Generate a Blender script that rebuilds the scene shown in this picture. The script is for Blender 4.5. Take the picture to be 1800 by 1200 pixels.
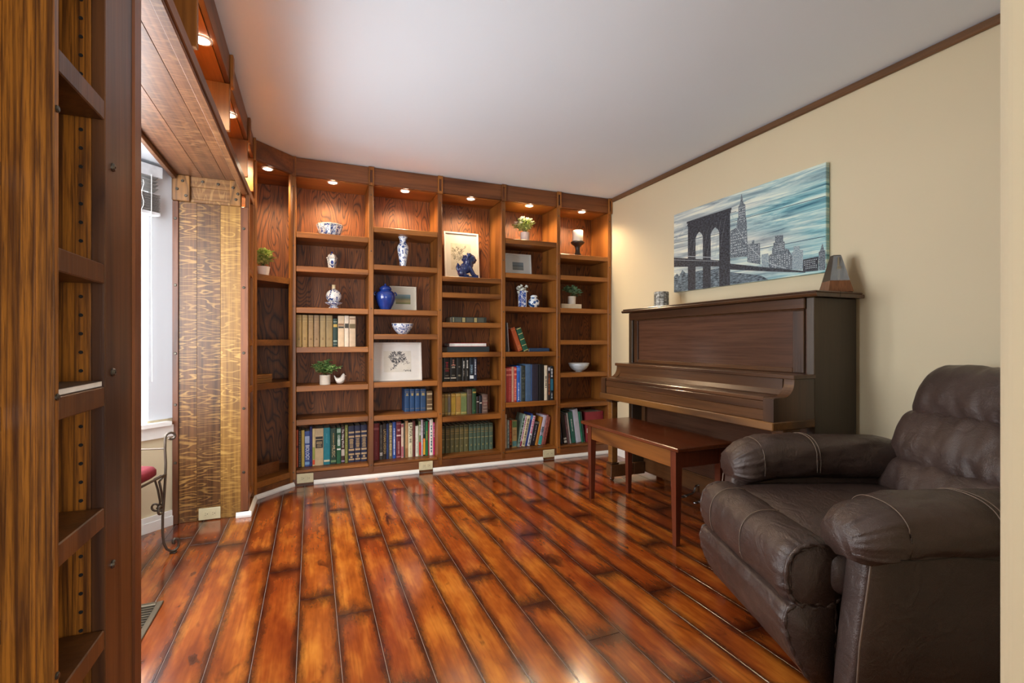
import bpy, bmesh, math, random
from mathutils import Vector, Matrix, noise

random.seed(7)
for o in list(bpy.data.objects):
    bpy.data.objects.remove(o, do_unlink=True)
SC = bpy.context.scene
COL = SC.collection
R = math.radians
PI = math.pi

# ------------------------------------------------------------------ camera
cam_d = bpy.data.cameras.new('camera')
cam_d.sensor_width = 36.0
cam_d.lens = 850.0 / 1800.0 * 36.0
cam_d.clip_start = 0.05
cam = bpy.data.objects.new('camera', cam_d)
cam.location = (0, 0, 1.07)
cam.rotation_euler = (R(90), 0, -math.atan(352 / 850))
COL.objects.link(cam)
SC.camera = cam

# ------------------------------------------------------------------ world, daylight, exposure
W = bpy.data.worlds.new('world')
SC.world = W
W.use_nodes = True
bg = W.node_tree.nodes['Background']
bg.inputs[0].default_value = (0.92, 0.96, 1.0, 1)
bg.inputs[1].default_value = 7.5

def area_light(name, loc, rot, sx, sy, energy, col):
    d = bpy.data.lights.new(name, 'AREA')
    d.shape = 'RECTANGLE'; d.size = sx; d.size_y = sy
    d.energy = energy; d.color = col
    o = bpy.data.objects.new(name, d)
    o.location = loc; o.rotation_euler = rot
    COL.objects.link(o)
    return o
# unseen fill light added behind the camera to brighten the room
area_light('rear_fill_light', (1.0, -2.0, 1.05), (R(103), 0, 0), 3.0, 1.5, 30, (0.97, 0.98, 1.0))
# the three bay windows guide the sky light into the room
for loc, rz, w in (((-1.04, 3.17, 1.31), R(-135), 0.45), ((-1.30, 2.355, 1.31), R(-90), 0.80), ((-1.04, 1.54, 1.31), R(-45), 0.45)):
    p_ = area_light('window_portal', loc, (R(90), 0, rz), w, 1.36, 1, (1, 1, 1))
    p_.data.cycles.is_portal = True

SC.view_settings.view_transform = 'Standard'
SC.view_settings.look = 'None'
SC.view_settings.gamma = 1.0
SC.view_settings.use_curve_mapping = False
SC.view_settings.exposure = 1.42
SC.cycles.use_denoising = True
SC.cycles.max_bounces = 10
SC.cycles.diffuse_bounces = 6
SC.cycles.sample_clamp_indirect = 6.0

# ------------------------------------------------------------------ colour and node helpers
def lin(c):
    if isinstance(c, str):
        c = c.lstrip('#'); c = tuple(int(c[i:i + 2], 16) for i in (0, 2, 4))
    return tuple((((v / 255) / 12.92) if v / 255 <= 0.04045 else ((v / 255 + 0.055) / 1.055) ** 2.4) for v in c[:3]) + (1.0,)

class NT:
    def __init__(s, name):
        s.m = bpy.data.materials.new(name); s.m.use_nodes = True
        s.t = s.m.node_tree; s.b = s.t.nodes['Principled BSDF']
    def n(s, typ, ins=None, **kw):
        nd = s.t.nodes.new(typ)
        for k, v in kw.items(): setattr(nd, k, v)
        for k, v in (ins or {}).items(): s.set(nd.inputs[k], v)
        return nd
    def set(s, sock, v):
        if isinstance(v, bpy.types.NodeSocket): s.t.links.new(v, sock)
        else: sock.default_value = v
    def math(s, op, a, b=0.0, c=None, clamp=False):
        nd = s.t.nodes.new('ShaderNodeMath'); nd.operation = op; nd.use_clamp = clamp
        s.set(nd.inputs[0], a); s.set(nd.inputs[1], b)
        if c is not None: s.set(nd.inputs[2], c)
        return nd.outputs[0]
    def mix(s, f, a, b, mode='MIX'):
        nd = s.t.nodes.new('ShaderNodeMix'); nd.data_type = 'RGBA'; nd.blend_type = mode
        s.set(nd.inputs[0], f); s.set(nd.inputs[6], a); s.set(nd.inputs[7], b)
        return nd.outputs[2]
    def ramp(s, f, stops):
        nd = s.t.nodes.new('ShaderNodeValToRGB'); cr = nd.color_ramp
        while len(cr.elements) < len(stops): cr.elements.new(0.5)
        for e, (p, c) in zip(cr.elements, stops): e.position = p; e.color = c
        s.set(nd.inputs[0], f)
        return nd.outputs[0]
    def noise(s, vec, scale, detail=3, rough=0.5, dist=0.0):
        nd = s.n('ShaderNodeTexNoise', {'Scale': scale, 'Detail': detail, 'Roughness': rough, 'Distortion': dist})
        if vec is not None: s.set(nd.inputs['Vector'], vec)
        return nd.outputs[0]
    def coords(s, scl=(1, 1, 1), rnd=True, kind='Object', mult=13.0):
        tc = s.n('ShaderNodeTexCoord').outputs[kind]
        if rnd:
            r = s.math('MULTIPLY', s.n('ShaderNodeObjectInfo').outputs['Random'], mult)
            cb = s.n('ShaderNodeCombineXYZ', {0: r, 1: r, 2: r}).outputs[0]
            va = s.n('ShaderNodeVectorMath', {0: tc, 1: cb}, operation='ADD'); tc = va.outputs[0]
        mp = s.n('ShaderNodeVectorMath', {0: tc, 1: scl}, operation='MULTIPLY')
        return mp.outputs[0]
    def bump(s, h, strength=0.2, dist=0.01):
        nd = s.n('ShaderNodeBump', {'Strength': strength, 'Distance': dist, 'Height': h})
        s.set(s.b.inputs['Normal'], nd.outputs[0])
    def fin(s, col, rough=0.5, metal=0.0, coat=0.0, spec=None):
        s.set(s.b.inputs['Base Color'], col); s.set(s.b.inputs['Roughness'], rough)
        s.set(s.b.inputs['Metallic'], metal)
        if coat: s.b.inputs['Coat Weight'].default_value = coat; s.b.inputs['Coat Roughness'].default_value = 0.12
        if spec is not None: s.b.inputs['Specular IOR Level'].default_value = spec
        return s.m

_plain = {}
def plain(col, rough=0.55, metal=0.0, coat=0.0, spec=None, var=0.06):
    """solid colour with a little procedural mottling"""
    key = (str(col), rough, metal, coat, var)
    if key in _plain: return _plain[key]
    s = NT('paint_%s' % str(col).strip('#'))
    c = lin(col)
    nz = s.noise(s.coords((1, 1, 1)), 25, 3)
    d = tuple(v * (1 - var * 2) for v in c[:3]) + (1,)
    l = tuple(min(1, v * (1 + var * 2)) for v in c[:3]) + (1,)
    m = s.fin(s.ramp(nz, [(0.3, d), (0.7, l)]), rough, metal, coat, spec)
    _plain[key] = m
    return m

def emis(name, col, strength):
    s = NT(name)
    s.b.inputs['Base Color'].default_value = (0.8, 0.8, 0.8, 1)
    s.b.inputs['Emission Color'].default_value = col
    s.b.inputs['Emission Strength'].default_value = strength
    return s.m

def wood(name, dark, mid, light, axis=2, across=0, rough=0.38, rings=9.0, ring_w=0.45, streak=0.5, fine=70, ringscale=2.6, coat=0.0, along=0.16, dist=0.15):
    """stained timber: contour-like growth figure plus fine pores, running along one axis"""
    s = NT(name)
    scl = [1.0, 1.0, 1.0]; scl[axis] = along
    v = s.coords(tuple(scl))
    scl2 = [1.0, 1.0, 1.0]; scl2[axis] = 0.035
    v2 = s.coords(tuple(scl2))
    low = s.noise(v, ringscale, 1.5, 0.45, dist)
    rg = s.math('FRACT', s.math('MULTIPLY', low, rings))
    rg = s.math('PINGPONG', s.math('MULTIPLY', rg, 2.0), 1.0)
    ringf = s.ramp(rg, [(0.0, (1, 1, 1, 1)), (ring_w, (0.25, 0.25, 0.25, 1)), (1.0, (0, 0, 0, 1))])
    fn = s.noise(v2, fine, 4, 0.65)
    ff = s.ramp(fn, [(0.42, (0, 0, 0, 1)), (0.66, (1, 1, 1, 1))])
    base = s.mix(s.noise(v, 1.4, 2), lin(mid), lin(light))
    c1 = s.mix(s.math('MULTIPLY', ringf, 0.85), base, lin(dark))
    c2 = s.mix(s.math('MULTIPLY', ff, streak), c1, lin(dark))
    rnd = s.n('ShaderNodeObjectInfo').outputs['Random']
    hv = s.n('ShaderNodeHueSaturation', {'Color': c2, 'Value': s.math('MULTIPLY_ADD', rnd, 0.22, 0.89)})
    s.bump(s.math('ADD', ff, ringf), 0.08, 0.002)
    return s.fin(hv.outputs[0], rough, 0.0, coat)

def quarter(name, dark, mid, light, axis=2, fl=1, rough=0.36):
    """quartersawn oak: straight grain along one axis with pale ray fleck across it"""
    s = NT(name)
    a = [1.0, 1.0, 1.0]; a[axis] = 0.03
    st = s.noise(s.coords(tuple(a)), 55, 3, 0.6)
    b = [1.0, 1.0, 1.0]; b[axis] = 6.0
    v = s.coords(tuple(b))
    wob = s.noise(s.coords((1, 1, 1)), 7, 2, 0.5)
    ln = s.math('MULTIPLY_ADD', s.noise(v, 4.2, 1.5, 0.4, 0.25), 7.0, s.math('MULTIPLY', wob, 2.0))
    fleck = s.math('PINGPONG', s.math('MULTIPLY', s.math('FRACT', ln), 2.0), 1.0)
    patch = s.noise(s.coords((1, 1, 1)), 2.2, 2)
    ff = s.math('MULTIPLY', s.ramp(fleck, [(0.62, (0, 0, 0, 1)), (0.90, (1, 1, 1, 1))]),
                s.ramp(patch, [(0.35, (0.35, 0.35, 0.35, 1)), (0.6, (1, 1, 1, 1))]))
    base = s.mix(s.ramp(st, [(0.35, (0, 0, 0, 1)), (0.65, (1, 1, 1, 1))]), lin(mid), lin(dark))
    col = s.mix(s.math('MULTIPLY', ff, 0.62), base, lin(light))
    rnd = s.n('ShaderNodeObjectInfo').outputs['Random']
    hv = s.n('ShaderNodeHueSaturation', {'Color': col, 'Value': s.math('MULTIPLY_ADD', rnd, 0.3, 0.85)})
    return s.fin(hv.outputs[0], rough)

# ------------------------------------------------------------------ materials
M = {}
OD, OM, OL = '#5a300f', '#96591f', '#a86c30'
M['oak_panel'] = wood('oak_cathedral_panel', '#2a1206', '#86481a', '#9c5a22', 2, rough=0.55, rings=30, ring_w=0.42, streak=0.55, fine=130, ringscale=6.5, along=0.17, dist=0.7)
M['oak_v'] = wood('oak_vertical', OD, OM, OL, 2, rings=5, streak=0.4)
M['oak_x'] = wood('oak_lengthwise', OD, OM, OL, 0, rings=5, streak=0.4)
M['oak_y'] = wood('oak_shelf_side', OD, OM, OL, 1, rings=5, streak=0.4)
M['oak_dark_x'] = wood('oak_valance', '#46230f', '#784520', '#86522c', 0, rings=4, streak=0.5)
M['oak_dark_y'] = wood('oak_valance_side', '#46230f', '#784520', '#86522c', 1, rings=4, streak=0.5)
M['oak_dark_v'] = wood('oak_dark_post', '#3c1d0e', '#74401f', '#85502c', 2, rings=4, streak=0.5)
M['oak_near'] = wood('oak_near_panel', '#3d1d06', '#9a5a18', '#ae7024', 2, rings=2.0, ring_w=0.3, streak=0.8, fine=230, ringscale=80, along=0.012)
M['oak_stile'] = wood('oak_near_stile', '#2e1608', '#5e3614', '#6e4420', 2, rings=3, streak=0.5, fine=60, ringscale=7)
M['flake_v'] = quarter('quartersawn_vertical', '#45290f', '#664220', '#b08648', 2)
M['flake_v_light'] = quarter('quartersawn_pale', '#65441a', '#8a642c', '#bd9550', 2)
M['flake_y'] = quarter('quartersawn_soffit', '#4c2c18', '#6b4226', '#8f6640', 1)
M['flake_x'] = quarter('quartersawn_rail', '#5a3a1c', '#7a5530', '#a07c4c', 0)
M['oak_block'] = wood('oak_bracket', '#4a2e12', '#83592a', '#96693a', 2, rings=8, streak=0.5, ringscale=9)
M['bolt'] = plain('#5f584e', 0.35, 0.9)
M['hole'] = plain('#120a06', 0.9)
M['white_trim'] = plain('#e9e7e2', 0.45, var=0.01)
M['almond'] = plain('#cfc5a0', 0.4, var=0.02)
M['slot'] = plain('#3b342a', 0.7)

def paint(name, col, rough=0.7):
    s = NT(name)
    nz = s.noise(s.coords((1, 1, 1), False), 140, 4)
    s.bump(nz, 0.05, 0.002)
    big = s.noise(s.coords((1, 1, 1), False), 1.3, 2)
    c = lin(col)
    return s.fin(s.ramp(big, [(0.3, tuple(v * 0.97 for v in c[:3]) + (1,)), (0.7, c)]), rough)
M['wall'] = paint('beige_wall_paint', '#d2c3a2')
M['wall_front'] = paint('beige_wall_paint_front', '#d2c3a2')
M['ceiling'] = paint('white_ceiling_paint', '#dfe5ec', 0.8)
M['bay_white'] = paint('white_bay_paint', '#cdd2d8', 0.6)

def plank_mat():
    s = NT('sunburst_plank')
    g = s.n('ShaderNodeTexCoord').outputs['Generated']
    sp = s.n('ShaderNodeSeparateXYZ', {0: g})
    u, v = sp.outputs[0], sp.outputs[1]
    w = s.coords((1, 1, 1), True, 'Object', 31.0)
    wn = s.noise(s.coords((34, 9, 1), True, 'Object', 31.0), 1.0, 6, 0.75)
    du = s.math('MULTIPLY', s.math('MINIMUM', u, s.math('SUBTRACT', 1.0, u)), 0.136)
    dv = s.math('MULTIPLY', s.math('MINIMUM', v, s.math('SUBTRACT', 1.0, v)), 1.2)
    nn = s.math('SUBTRACT', wn, 0.5)
    eu = s.math('ADD', du, s.math('MULTIPLY', nn, 0.05))
    ev = s.math('ADD', s.math('MULTIPLY', dv, 0.45), s.math('MULTIPLY', nn, 0.07))
    fu = s.ramp(s.math('MULTIPLY', eu, 10.0), [(0.0, (1, 1, 1, 1)), (0.12, (0.62, 0.62, 0.62, 1)), (0.31, (0, 0, 0, 1))])
    fv = s.ramp(s.math('MULTIPLY', ev, 10.0), [(0.0, (1, 1, 1, 1)), (0.17, (0.65, 0.65, 0.65, 1)), (0.44, (0, 0, 0, 1))])
    edge = s.math('MAXIMUM', fu, fv)
    grain = s.noise(s.coords((90, 3.5, 1), True, 'Object', 31.0), 1.0, 5, 0.6)
    blot = s.noise(s.coords((14, 4, 1), True, 'Object', 31.0), 1.0, 3, 0.55)
    base = s.ramp(blot, [(0.28, lin('#702f10')), (0.5, lin('#8f4617')), (0.72, lin('#b06826'))])
    base = s.mix(s.ramp(grain, [(0.45, (0, 0, 0, 1)), (0.75, (0.5, 0.5, 0.5, 1))]), base, lin('#5c240c'))
    knot = s.noise(s.coords((11, 5, 1), True, 'Object', 57.0), 1.0, 3, 0.6, 0.4)
    kf = s.ramp(knot, [(0.63, (0, 0, 0, 1)), (0.74, (0.85, 0.85, 0.85, 1))])
    rnd = s.n('ShaderNodeObjectInfo').outputs['Random']
    dk = lin('#260c08')
    col = s.mix(s.math('MULTIPLY', edge, 0.93), base, dk)
    col = s.mix(kf, col, dk)
    hv = s.n('ShaderNodeHueSaturation', {'Color': col, 'Hue': s.math('MULTIPLY_ADD', rnd, 0.012, 0.494), 'Value': s.math('MULTIPLY_ADD', rnd, 0.3, 0.8)})
    s.bump(s.math('ADD', grain, blot), 0.05, 0.003)
    return s.fin(hv.outputs[0], 0.17, 0, 0.35)
M['plank'] = plank_mat()
M['groove'] = plain('#9a8d84', 0.4)  # pale colour stands in for sky reflected off the plank bevels

def leather():
    s = NT('brown_leather')
    c = s.coords((1, 1, 1), False)
    big = s.noise(c, 5, 3)
    vor = s.n('ShaderNodeTexVoronoi', {'Vector': c, 'Scale': 420}); 
    wr = s.noise(s.coords((1.0, 0.55, 1.0), False), 17, 4, 0.6, 1.4)
    col = s.ramp(big, [(0.3, lin('#352824')), (0.7, lin('#463732'))])
    s.bump(s.math('ADD', s.math('MULTIPLY', vor.outputs[0], 0.10), s.math('MULTIPLY', wr, 0.8)), 0.5, 0.015)
    return s.fin(col, 0.36)
M['leather'] = leather()
M['seam'] = plain('#6a5a4e', 0.5)
M['leather_dark'] = plain('#241a15', 0.6)

PD, PM, PL = '#2a180d', '#51331d', '#614023'
M['piano_y'] = wood('piano_mahogany', PD, PM, PL, 1, rings=4, streak=0.45, rough=0.28, coat=0.25, ringscale=1.6, along=0.1)
M['piano_v'] = wood('piano_mahogany_upright', PD, PM, PL, 2, rings=4, streak=0.45, rough=0.3, coat=0.25, ringscale=1.6)
M['piano_panel'] = wood('piano_panel', '#2b1a11', '#4a3022', '#573a2a', 1, rings=3, streak=0.5, rough=0.25, coat=0.3, ringscale=1.4, along=0.1)
M['piano_worn'] = wood('piano_worn_edge', '#3f250f', '#6e461c', '#865a26', 1, rings=6, streak=0.4, rough=0.4, ringscale=3)
M['piano_side'] = wood('piano_side', '#241a10', '#453420', '#4e3c28', 2, rings=2, streak=0.3, rough=0.4, ringscale=1.2)
M['bench_y'] = wood('bench_top', '#35170c', '#5e2c16', '#6c371e', 1, rings=3, streak=0.4, rough=0.22, coat=0.3, ringscale=1.6)
M['bench_rail'] = wood('bench_rail', '#45250e', '#6e4019', '#825020', 1, rings=7, streak=0.3, rough=0.35, ringscale=2.6)
M['bench_leg'] = wood('bench_leg', '#33150c', '#5c2a18', '#6b3420', 2, rings=3, streak=0.4, rough=0.3)
M['chrome'] = plain('#b9bcbf', 0.2, 1.0)
M['iron'] = plain('#5a5046', 0.45, 0.7)
M['black'] = plain('#15120f', 0.5)
M['ceramic'] = plain('#e8e4dc', 0.2, coat=0.5, var=0.015)
M['matte_white'] = plain('#e4ddd2', 0.6, var=0.03)
M['candle'] = plain('#f3ebdb', 0.5, var=0.01)
M['crown'] = wood('crown_strip', '#35200f', '#664528', '#755234', 1, rings=3, streak=0.5)

# ------------------------------------------------------------------ mesh builder
WORLD = {}
class MB:
    def __init__(s): s.v = []; s.f = []
    def add(s, vs, fs):
        o = len(s.v); s.v += [tuple(p) for p in vs]; s.f += [tuple(i + o for i in f) for f in fs]; return s
    def box(s, x0, x1, y0, y1, z0, z1):
        vs = [(x, y, z) for z in (z0, z1) for y in (y0, y1) for x in (x0, x1)]
        return s.add(vs, [(0, 2, 3, 1), (4, 5, 7, 6), (0, 1, 5, 4), (2, 6, 7, 3), (0, 4, 6, 2), (1, 3, 7, 5)])
    def bbox(s, x0, x1, y0, y1, z0, z1, b=0.003):
        b = min(b, 0.45 * min(x1 - x0, y1 - y0, z1 - z0))
        lo = (x0, y0, z0); hi = (x1, y1, z1); vs = []; idx = {}
        for i in range(8):
            sg = [(i >> k) & 1 for k in range(3)]
            for k in range(3):
                p = []
                for q in range(3):
                    e = hi[q] if sg[q] else lo[q]
                    if q != k: e += -b if sg[q] else b
                    p.append(e)
                idx[(i, k)] = len(vs); vs.append(tuple(p))
        fs = []
        for k in range(3):
            for sd in (0, 1):
                q1, q2 = (k + 1) % 3, (k + 2) % 3
                cs = []
                for a, c in ((0, 0), (1, 0), (1, 1), (0, 1)):
                    i = (sd << k) | (a << q1) | (c << q2); cs.append(idx[(i, k)])
                fs.append(tuple(cs if sd else cs[::-1]))
        for k in range(3):
            q1, q2 = (k + 1) % 3, (k + 2) % 3
            for a in (0, 1):
                for c in (0, 1):
                    i0 = (a << q1) | (c << q2); i1 = i0 | (1 << k)
                    q = (idx[(i0, q1)], idx[(i1, q1)], idx[(i1, q2)], idx[(i0, q2)])
                    fs.append(q if a == c else q[::-1])
        for i in range(8):
            t = (idx[(i, 0)], idx[(i, 1)], idx[(i, 2)])
            sg = ((i & 1) + ((i >> 1) & 1) + ((i >> 2) & 1)) % 2
            fs.append(t if sg else t[::-1])
        return s.add(vs, fs)
    def prism(s, pts, ax, a0, a1):
        """polygon given in the two other axes (in x,y,z order) extruded along ax"""
        def P(p, a):
            q = [0, 0, 0]; o = [i for i in range(3) if i != ax]
            q[o[0]] = p[0]; q[o[1]] = p[1]; q[ax] = a; return q
        n = len(pts)
        vs = [P(p, a0) for p in pts] + [P(p, a1) for p in pts]
        fs = [tuple(range(n))[::-1], tuple(range(n, 2 * n))] + [(i, (i + 1) % n, n + (i + 1) % n, n + i) for i in range(n)]
        return s.add(vs, fs)
    def lathe(s, prof, n=28, c=(0, 0, 0), fn=None, cap=True):
        vs = []; fs = []
        for r, z in prof:
            for i in range(n):
                a = 2 * PI * i / n; k = fn(a, z) if fn else 1.0
                vs.append((c[0] + r * k * math.cos(a), c[1] + r * k * math.sin(a), c[2] + z))
        m = len(prof)
        for j in range(m - 1):
            for i in range(n):
                fs.append((j * n + i, j * n + (i + 1) % n, (j + 1) * n + (i + 1) % n, (j + 1) * n + i))
        if cap:
            fs.append(tuple(range(n))[::-1]); fs.append(tuple(range((m - 1) * n, m * n)))
        return s.add(vs, fs)
    def tube(s, pts, r, n=8, flat=1.0, closed=False):
        P = [Vector(p) for p in pts]; m = len(P); vs = []; fs = []
        up = None
        for i, p in enumerate(P):
            if closed: t = P[(i + 1) % m] - P[i - 1]
            else: t = P[min(i + 1, m - 1)] - P[max(i - 1, 0)]
            t.normalize()
            if up is None:
                up = Vector((0, 0, 1)) if abs(t.z) < 0.9 else Vector((0, 1, 0))
            a = t.cross(up); a.normalize(); b = a.cross(t); b.normalize(); up = b
            rr = r[i] if isinstance(r, (list, tuple)) else r
            for k in range(n):
                q = 2 * PI * k / n
                vs.append(p + a * (rr * math.cos(q)) + b * (rr * flat * math.sin(q)))
        for i in range(m if closed else m - 1):
            j = (i + 1) % m
            for k in range(n):
                fs.append((i * n + k, i * n + (k + 1) % n, j * n + (k + 1) % n, j * n + k))
        if not closed:
            fs.append(tuple(range(n))[::-1]); fs.append(tuple(range((m - 1) * n, m * n)))
        return s.add(vs, fs)
    def ell(s, c, r, nu=16, nv=10, rot=None):
        vs = []; fs = []
        for j in range(nv + 1):
            th = PI * j / nv
            for i in range(nu):
                a = 2 * PI * i / nu
                p = Vector((r[0] * math.sin(th) * math.cos(a), r[1] * math.sin(th) * math.sin(a), r[2] * math.cos(th)))
                if rot is not None: p = rot @ p
                vs.append((c[0] + p.x, c[1] + p.y, c[2] + p.z))
        for j in range(nv):
            for i in range(nu):
                fs.append((j * nu + i, (j + 1) * nu + i, (j + 1) * nu + (i + 1) % nu, j * nu + (i + 1) % nu))
        return s.add(vs, fs)
    def loft(s, secs, cap=True):
        n = len(secs[0]); vs = [p for q in secs for p in q]; fs = []
        for i in range(len(secs) - 1):
            for k in range(n):
                fs.append((i * n + k, i * n + (k + 1) % n, (i + 1) * n + (k + 1) % n, (i + 1) * n + k))
        if cap:
            fs.append(tuple(range(n))[::-1]); fs.append(tuple(range((len(secs) - 1) * n, len(secs) * n)))
        return s.add(vs, fs)
    def xf(s, m):
        s.v = [tuple(m @ Vector(p)) for p in s.v]; return s
    def mesh(s, name, off=(0, 0, 0), smooth=False, fix=True):
        me = bpy.data.meshes.new(name)
        me.from_pydata([(p[0] - off[0], p[1] - off[1], p[2] - off[2]) for p in s.v], [], s.f)
        if fix:
            bm = bmesh.new(); bm.from_mesh(me)
            bmesh.ops.remove_doubles(bm, verts=bm.verts, dist=1e-6)
            bmesh.ops.recalc_face_normals(bm, faces=bm.faces); bm.to_mesh(me); bm.free()
        if smooth:
            me.polygons.foreach_set('use_smooth', [True] * len(me.polygons))
        me.update()
        return me
    def build(s, name, mat, parent=None, smooth=False, local=False, origin=None, auto=None):
        off = Vector((0, 0, 0))
        if parent is not None and not local: off = WORLD.get(parent.name, Vector((0, 0, 0)))
        if origin is not None: off = Vector(origin)
        me = s.mesh(name, off, smooth)
        if isinstance(mat, str): mat = M[mat]
        me.materials.append(mat)
        o = bpy.data.objects.new(name, me); COL.objects.link(o)
        if parent is not None:
            o.parent = parent; WORLD[o.name] = WORLD.get(parent.name, Vector((0, 0, 0))) if origin is None else Vector(origin)
            if origin is not None: o.location = Vector(origin) - WORLD.get(parent.name, Vector((0, 0, 0)))
        else:
            if origin is not None: o.location = origin
            WORLD[o.name] = Vector(origin) if origin is not None else Vector((0, 0, 0))
        if auto:
            sharp(me, auto)
        return o

def sharp(me, deg):
    me.polygons.foreach_set('use_smooth', [True] * len(me.polygons))
    bm = bmesh.new(); bm.from_mesh(me)
    for e in bm.edges:
        if len(e.link_faces) == 2 and e.calc_face_angle(0) > R(deg): e.smooth = False
    bm.to_mesh(me); bm.free()

def put(me, name, parent, loc, mat=None, rot=None):
    """another object on shared mesh data; loc is in the parent's frame"""
    o = bpy.data.objects.new(name, me); COL.objects.link(o)
    o.parent = parent; o.location = loc
    if rot: o.rotation_euler = rot
    return o

def tag(o, label, cat, group=None):
    o['label'] = label; o['category'] = cat
    if group: o['group'] = group
    return o

def thing(name, label, cat, loc=(0, 0, 0), rotz=0.0, group=None):
    o = bpy.data.objects.new(name, None); COL.objects.link(o)
    o.empty_display_size = 0.05
    o.location = loc; o.rotation_euler = (0, 0, rotz)
    WORLD[o.name] = Vector(loc)
    return tag(o, label, cat, group)

def struct(name, mb, mat, **k):
    o = mb.build(name, mat, **k); o['kind'] = 'structure'; return o

_font = {}
def text_mesh(txt, size, extrude=0.0003):
    key = (txt, size)
    if key in _font: return _font[key]
    c = bpy.data.curves.new('lettering', 'FONT'); c.body = txt; c.size = size
    c.align_x = 'CENTER'; c.align_y = 'CENTER'; c.extrude = extrude; c.resolution_u = 2
    o = bpy.data.objects.new('lettering', c); COL.objects.link(o)
    bpy.context.view_layer.update()
    me = bpy.data.meshes.new_from_object(o.evaluated_get(bpy.context.evaluated_depsgraph_get()))
    bpy.data.objects.remove(o, do_unlink=True); bpy.data.curves.remove(c)
    _font[key] = me
    return me
# ================================================================== THE SETTING
YB = 3.93      # face of the back bookcase
XL = -0.36     # face of the left-hand joinery
XR = 2.665     # right wall
CZ = 2.44      # ceiling
BZ = 2.065     # bay ceiling

# floor: boards are parts of the floor
flo = struct('floor', MB().box(-1.45, 2.72, -2.2, 4.30, -0.06, -0.0018), 'groove')
LW, GP = 0.1372, 0.0017
joint = {-4: 2.99, -3: 2.92, -2: 2.75, -1: 2.49, 0: 2.18, 1: 2.0, 2: 2.746, 3: 2.59, 4: 2.304, 5: 2.10, 6: 1.79, 7: 2.75, 8: 2.44,
         9: 1.90, 10: 1.68, 11: 1.32, 12: 2.08, 13: 1.78, 14: 2.9, 15: 2.5, 16: 2.2, 17: 1.6, 18: 2.0, 19: 2.6}
PLANK_L = 1.257
_pk = {}
def plank_mesh(w, l):
    key = (round(w, 4), round(l, 3))
    if key not in _pk:
        me = MB().bbox(0, w, 0, l, -0.012, 0.0, 0.0011).mesh('floor_plank')
        me.materials.append(M['plank']); _pk[key] = me
    return _pk[key]
for k in range(-9, 20):
    xa = -0.047 + LW * k; xb = xa + LW
    if k == 19: xb = XR - 0.004
    y_lo, y_hi = -0.75, 3.915
    if xb < -0.72:
        d = -0.75 - xb
        y_lo, y_hi = 1.336 + d, 3.377 - d
    j = joint.get(k, 2.3 + 0.37 * ((k * 7) % 5 - 2) * 0.6)
    cuts = [y_lo]
    y = j - PLANK_L * 4
    while y < y_hi - 0.02:
        if y > y_lo + 0.02: cuts.append(y)
        y += PLANK_L
    cuts.append(y_hi)
    for a, b in zip(cuts, cuts[1:]):
        put(plank_mesh(xb - xa - GP, b - a - GP), 'plank', flo, (xa + GP / 2, a + GP / 2, 0))

struct('ceiling', MB().box(-0.88, 2.75, -2.2, 4.35, CZ, CZ + 0.08), 'ceiling')
struct('wall_right', MB().box(XR, XR + 0.1, -2.2, 4.35, 0, CZ), 'wall')
struct('wall_back', MB().box(-0.88, 2.665, 4.25, 4.35, 0, CZ), 'wall')
# wall with the doorway the camera looks through: rounded corner next to the armchair
pts = [(XR - 0.002, 0.27), (1.0, 0.27)]
for i in range(7):
    a = PI + (-PI / 2) * i / 6
    pts.append((1.022 + 0.022 * math.cos(a), 0.394 + 0.022 * math.sin(a)))
pts.append((XR - 0.002, 0.416))
struct('wall_front', MB().prism(pts, 2, 0, CZ), 'wall_front')
wl = MB().box(-0.88, -0.775, -0.30, 1.30, 0, CZ).box(-0.88, -0.775, 3.42, 4.25, 0, CZ).box(-0.88, -0.775, 1.30, 3.42, BZ + 0.04, CZ)
struct('wall_left', wl, 'wall')
wa = MB().box(-0.88, 2.75, -2.3, -2.2, 0, CZ).box(-0.88, -0.775, -2.2, -0.3, 0, CZ)
struct('wall_light_block', wa, 'wall')  # unseen walls added behind the camera to keep sky light out
# wood strip between ceiling and right wall
struct('trim_1', MB().bbox(XR - 0.018, XR - 0.0005, 0.42, YB - 0.03, CZ - 0.042, CZ - 0.002, 0.004), 'crown')
# baseboard on the right wall
struct('baseboard_right', MB().prism([(XR - 0.014, 0.0005), (XR - 0.0005, 0.0005), (XR - 0.0005, 0.09), (XR - 0.006, 0.09), (XR - 0.014, 0.08)], 1, 0.42, YB - 0.03), 'white_trim')

# white shoe moulding round the foot of the joinery
def shoe(name, p, q, nx, ny):
    d = Vector((q[0] - p[0], q[1] - p[1], 0)); d.normalize()
    n = Vector((nx, ny, 0))
    prof = [(0.0, 0.0005), (0.018, 0.0005), (0.018, 0.012), (0.008, 0.030), (0.0, 0.030)]
    secs = [[(e[0] + n.x * a, e[1] + n.y * a, z) for a, z in prof] for e in (p, q)]
    return struct(name, MB().loft(secs), 'white_trim')
sy = YB - 0.0015
shoe('trim_2', (0.014, sy), (0.805, sy), 0, -1)
shoe('trim_3', (0.922, sy), (1.925, sy), 0, -1)
shoe('trim_4', (2.046, sy), (XR - 0.02, sy), 0, -1)
q2 = math.sqrt(0.5)
shoe('trim_5', (XL + 0.006, 3.690), (-0.126, 3.922), q2, -q2)
shoe('trim_6', (XL + 0.0015, 3.362), (XL + 0.0015, 3.686), 1, 0)
shoe('trim_7', (-0.425, 3.3605), (XL + 0.018, 3.3605), 0, -1)

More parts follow.
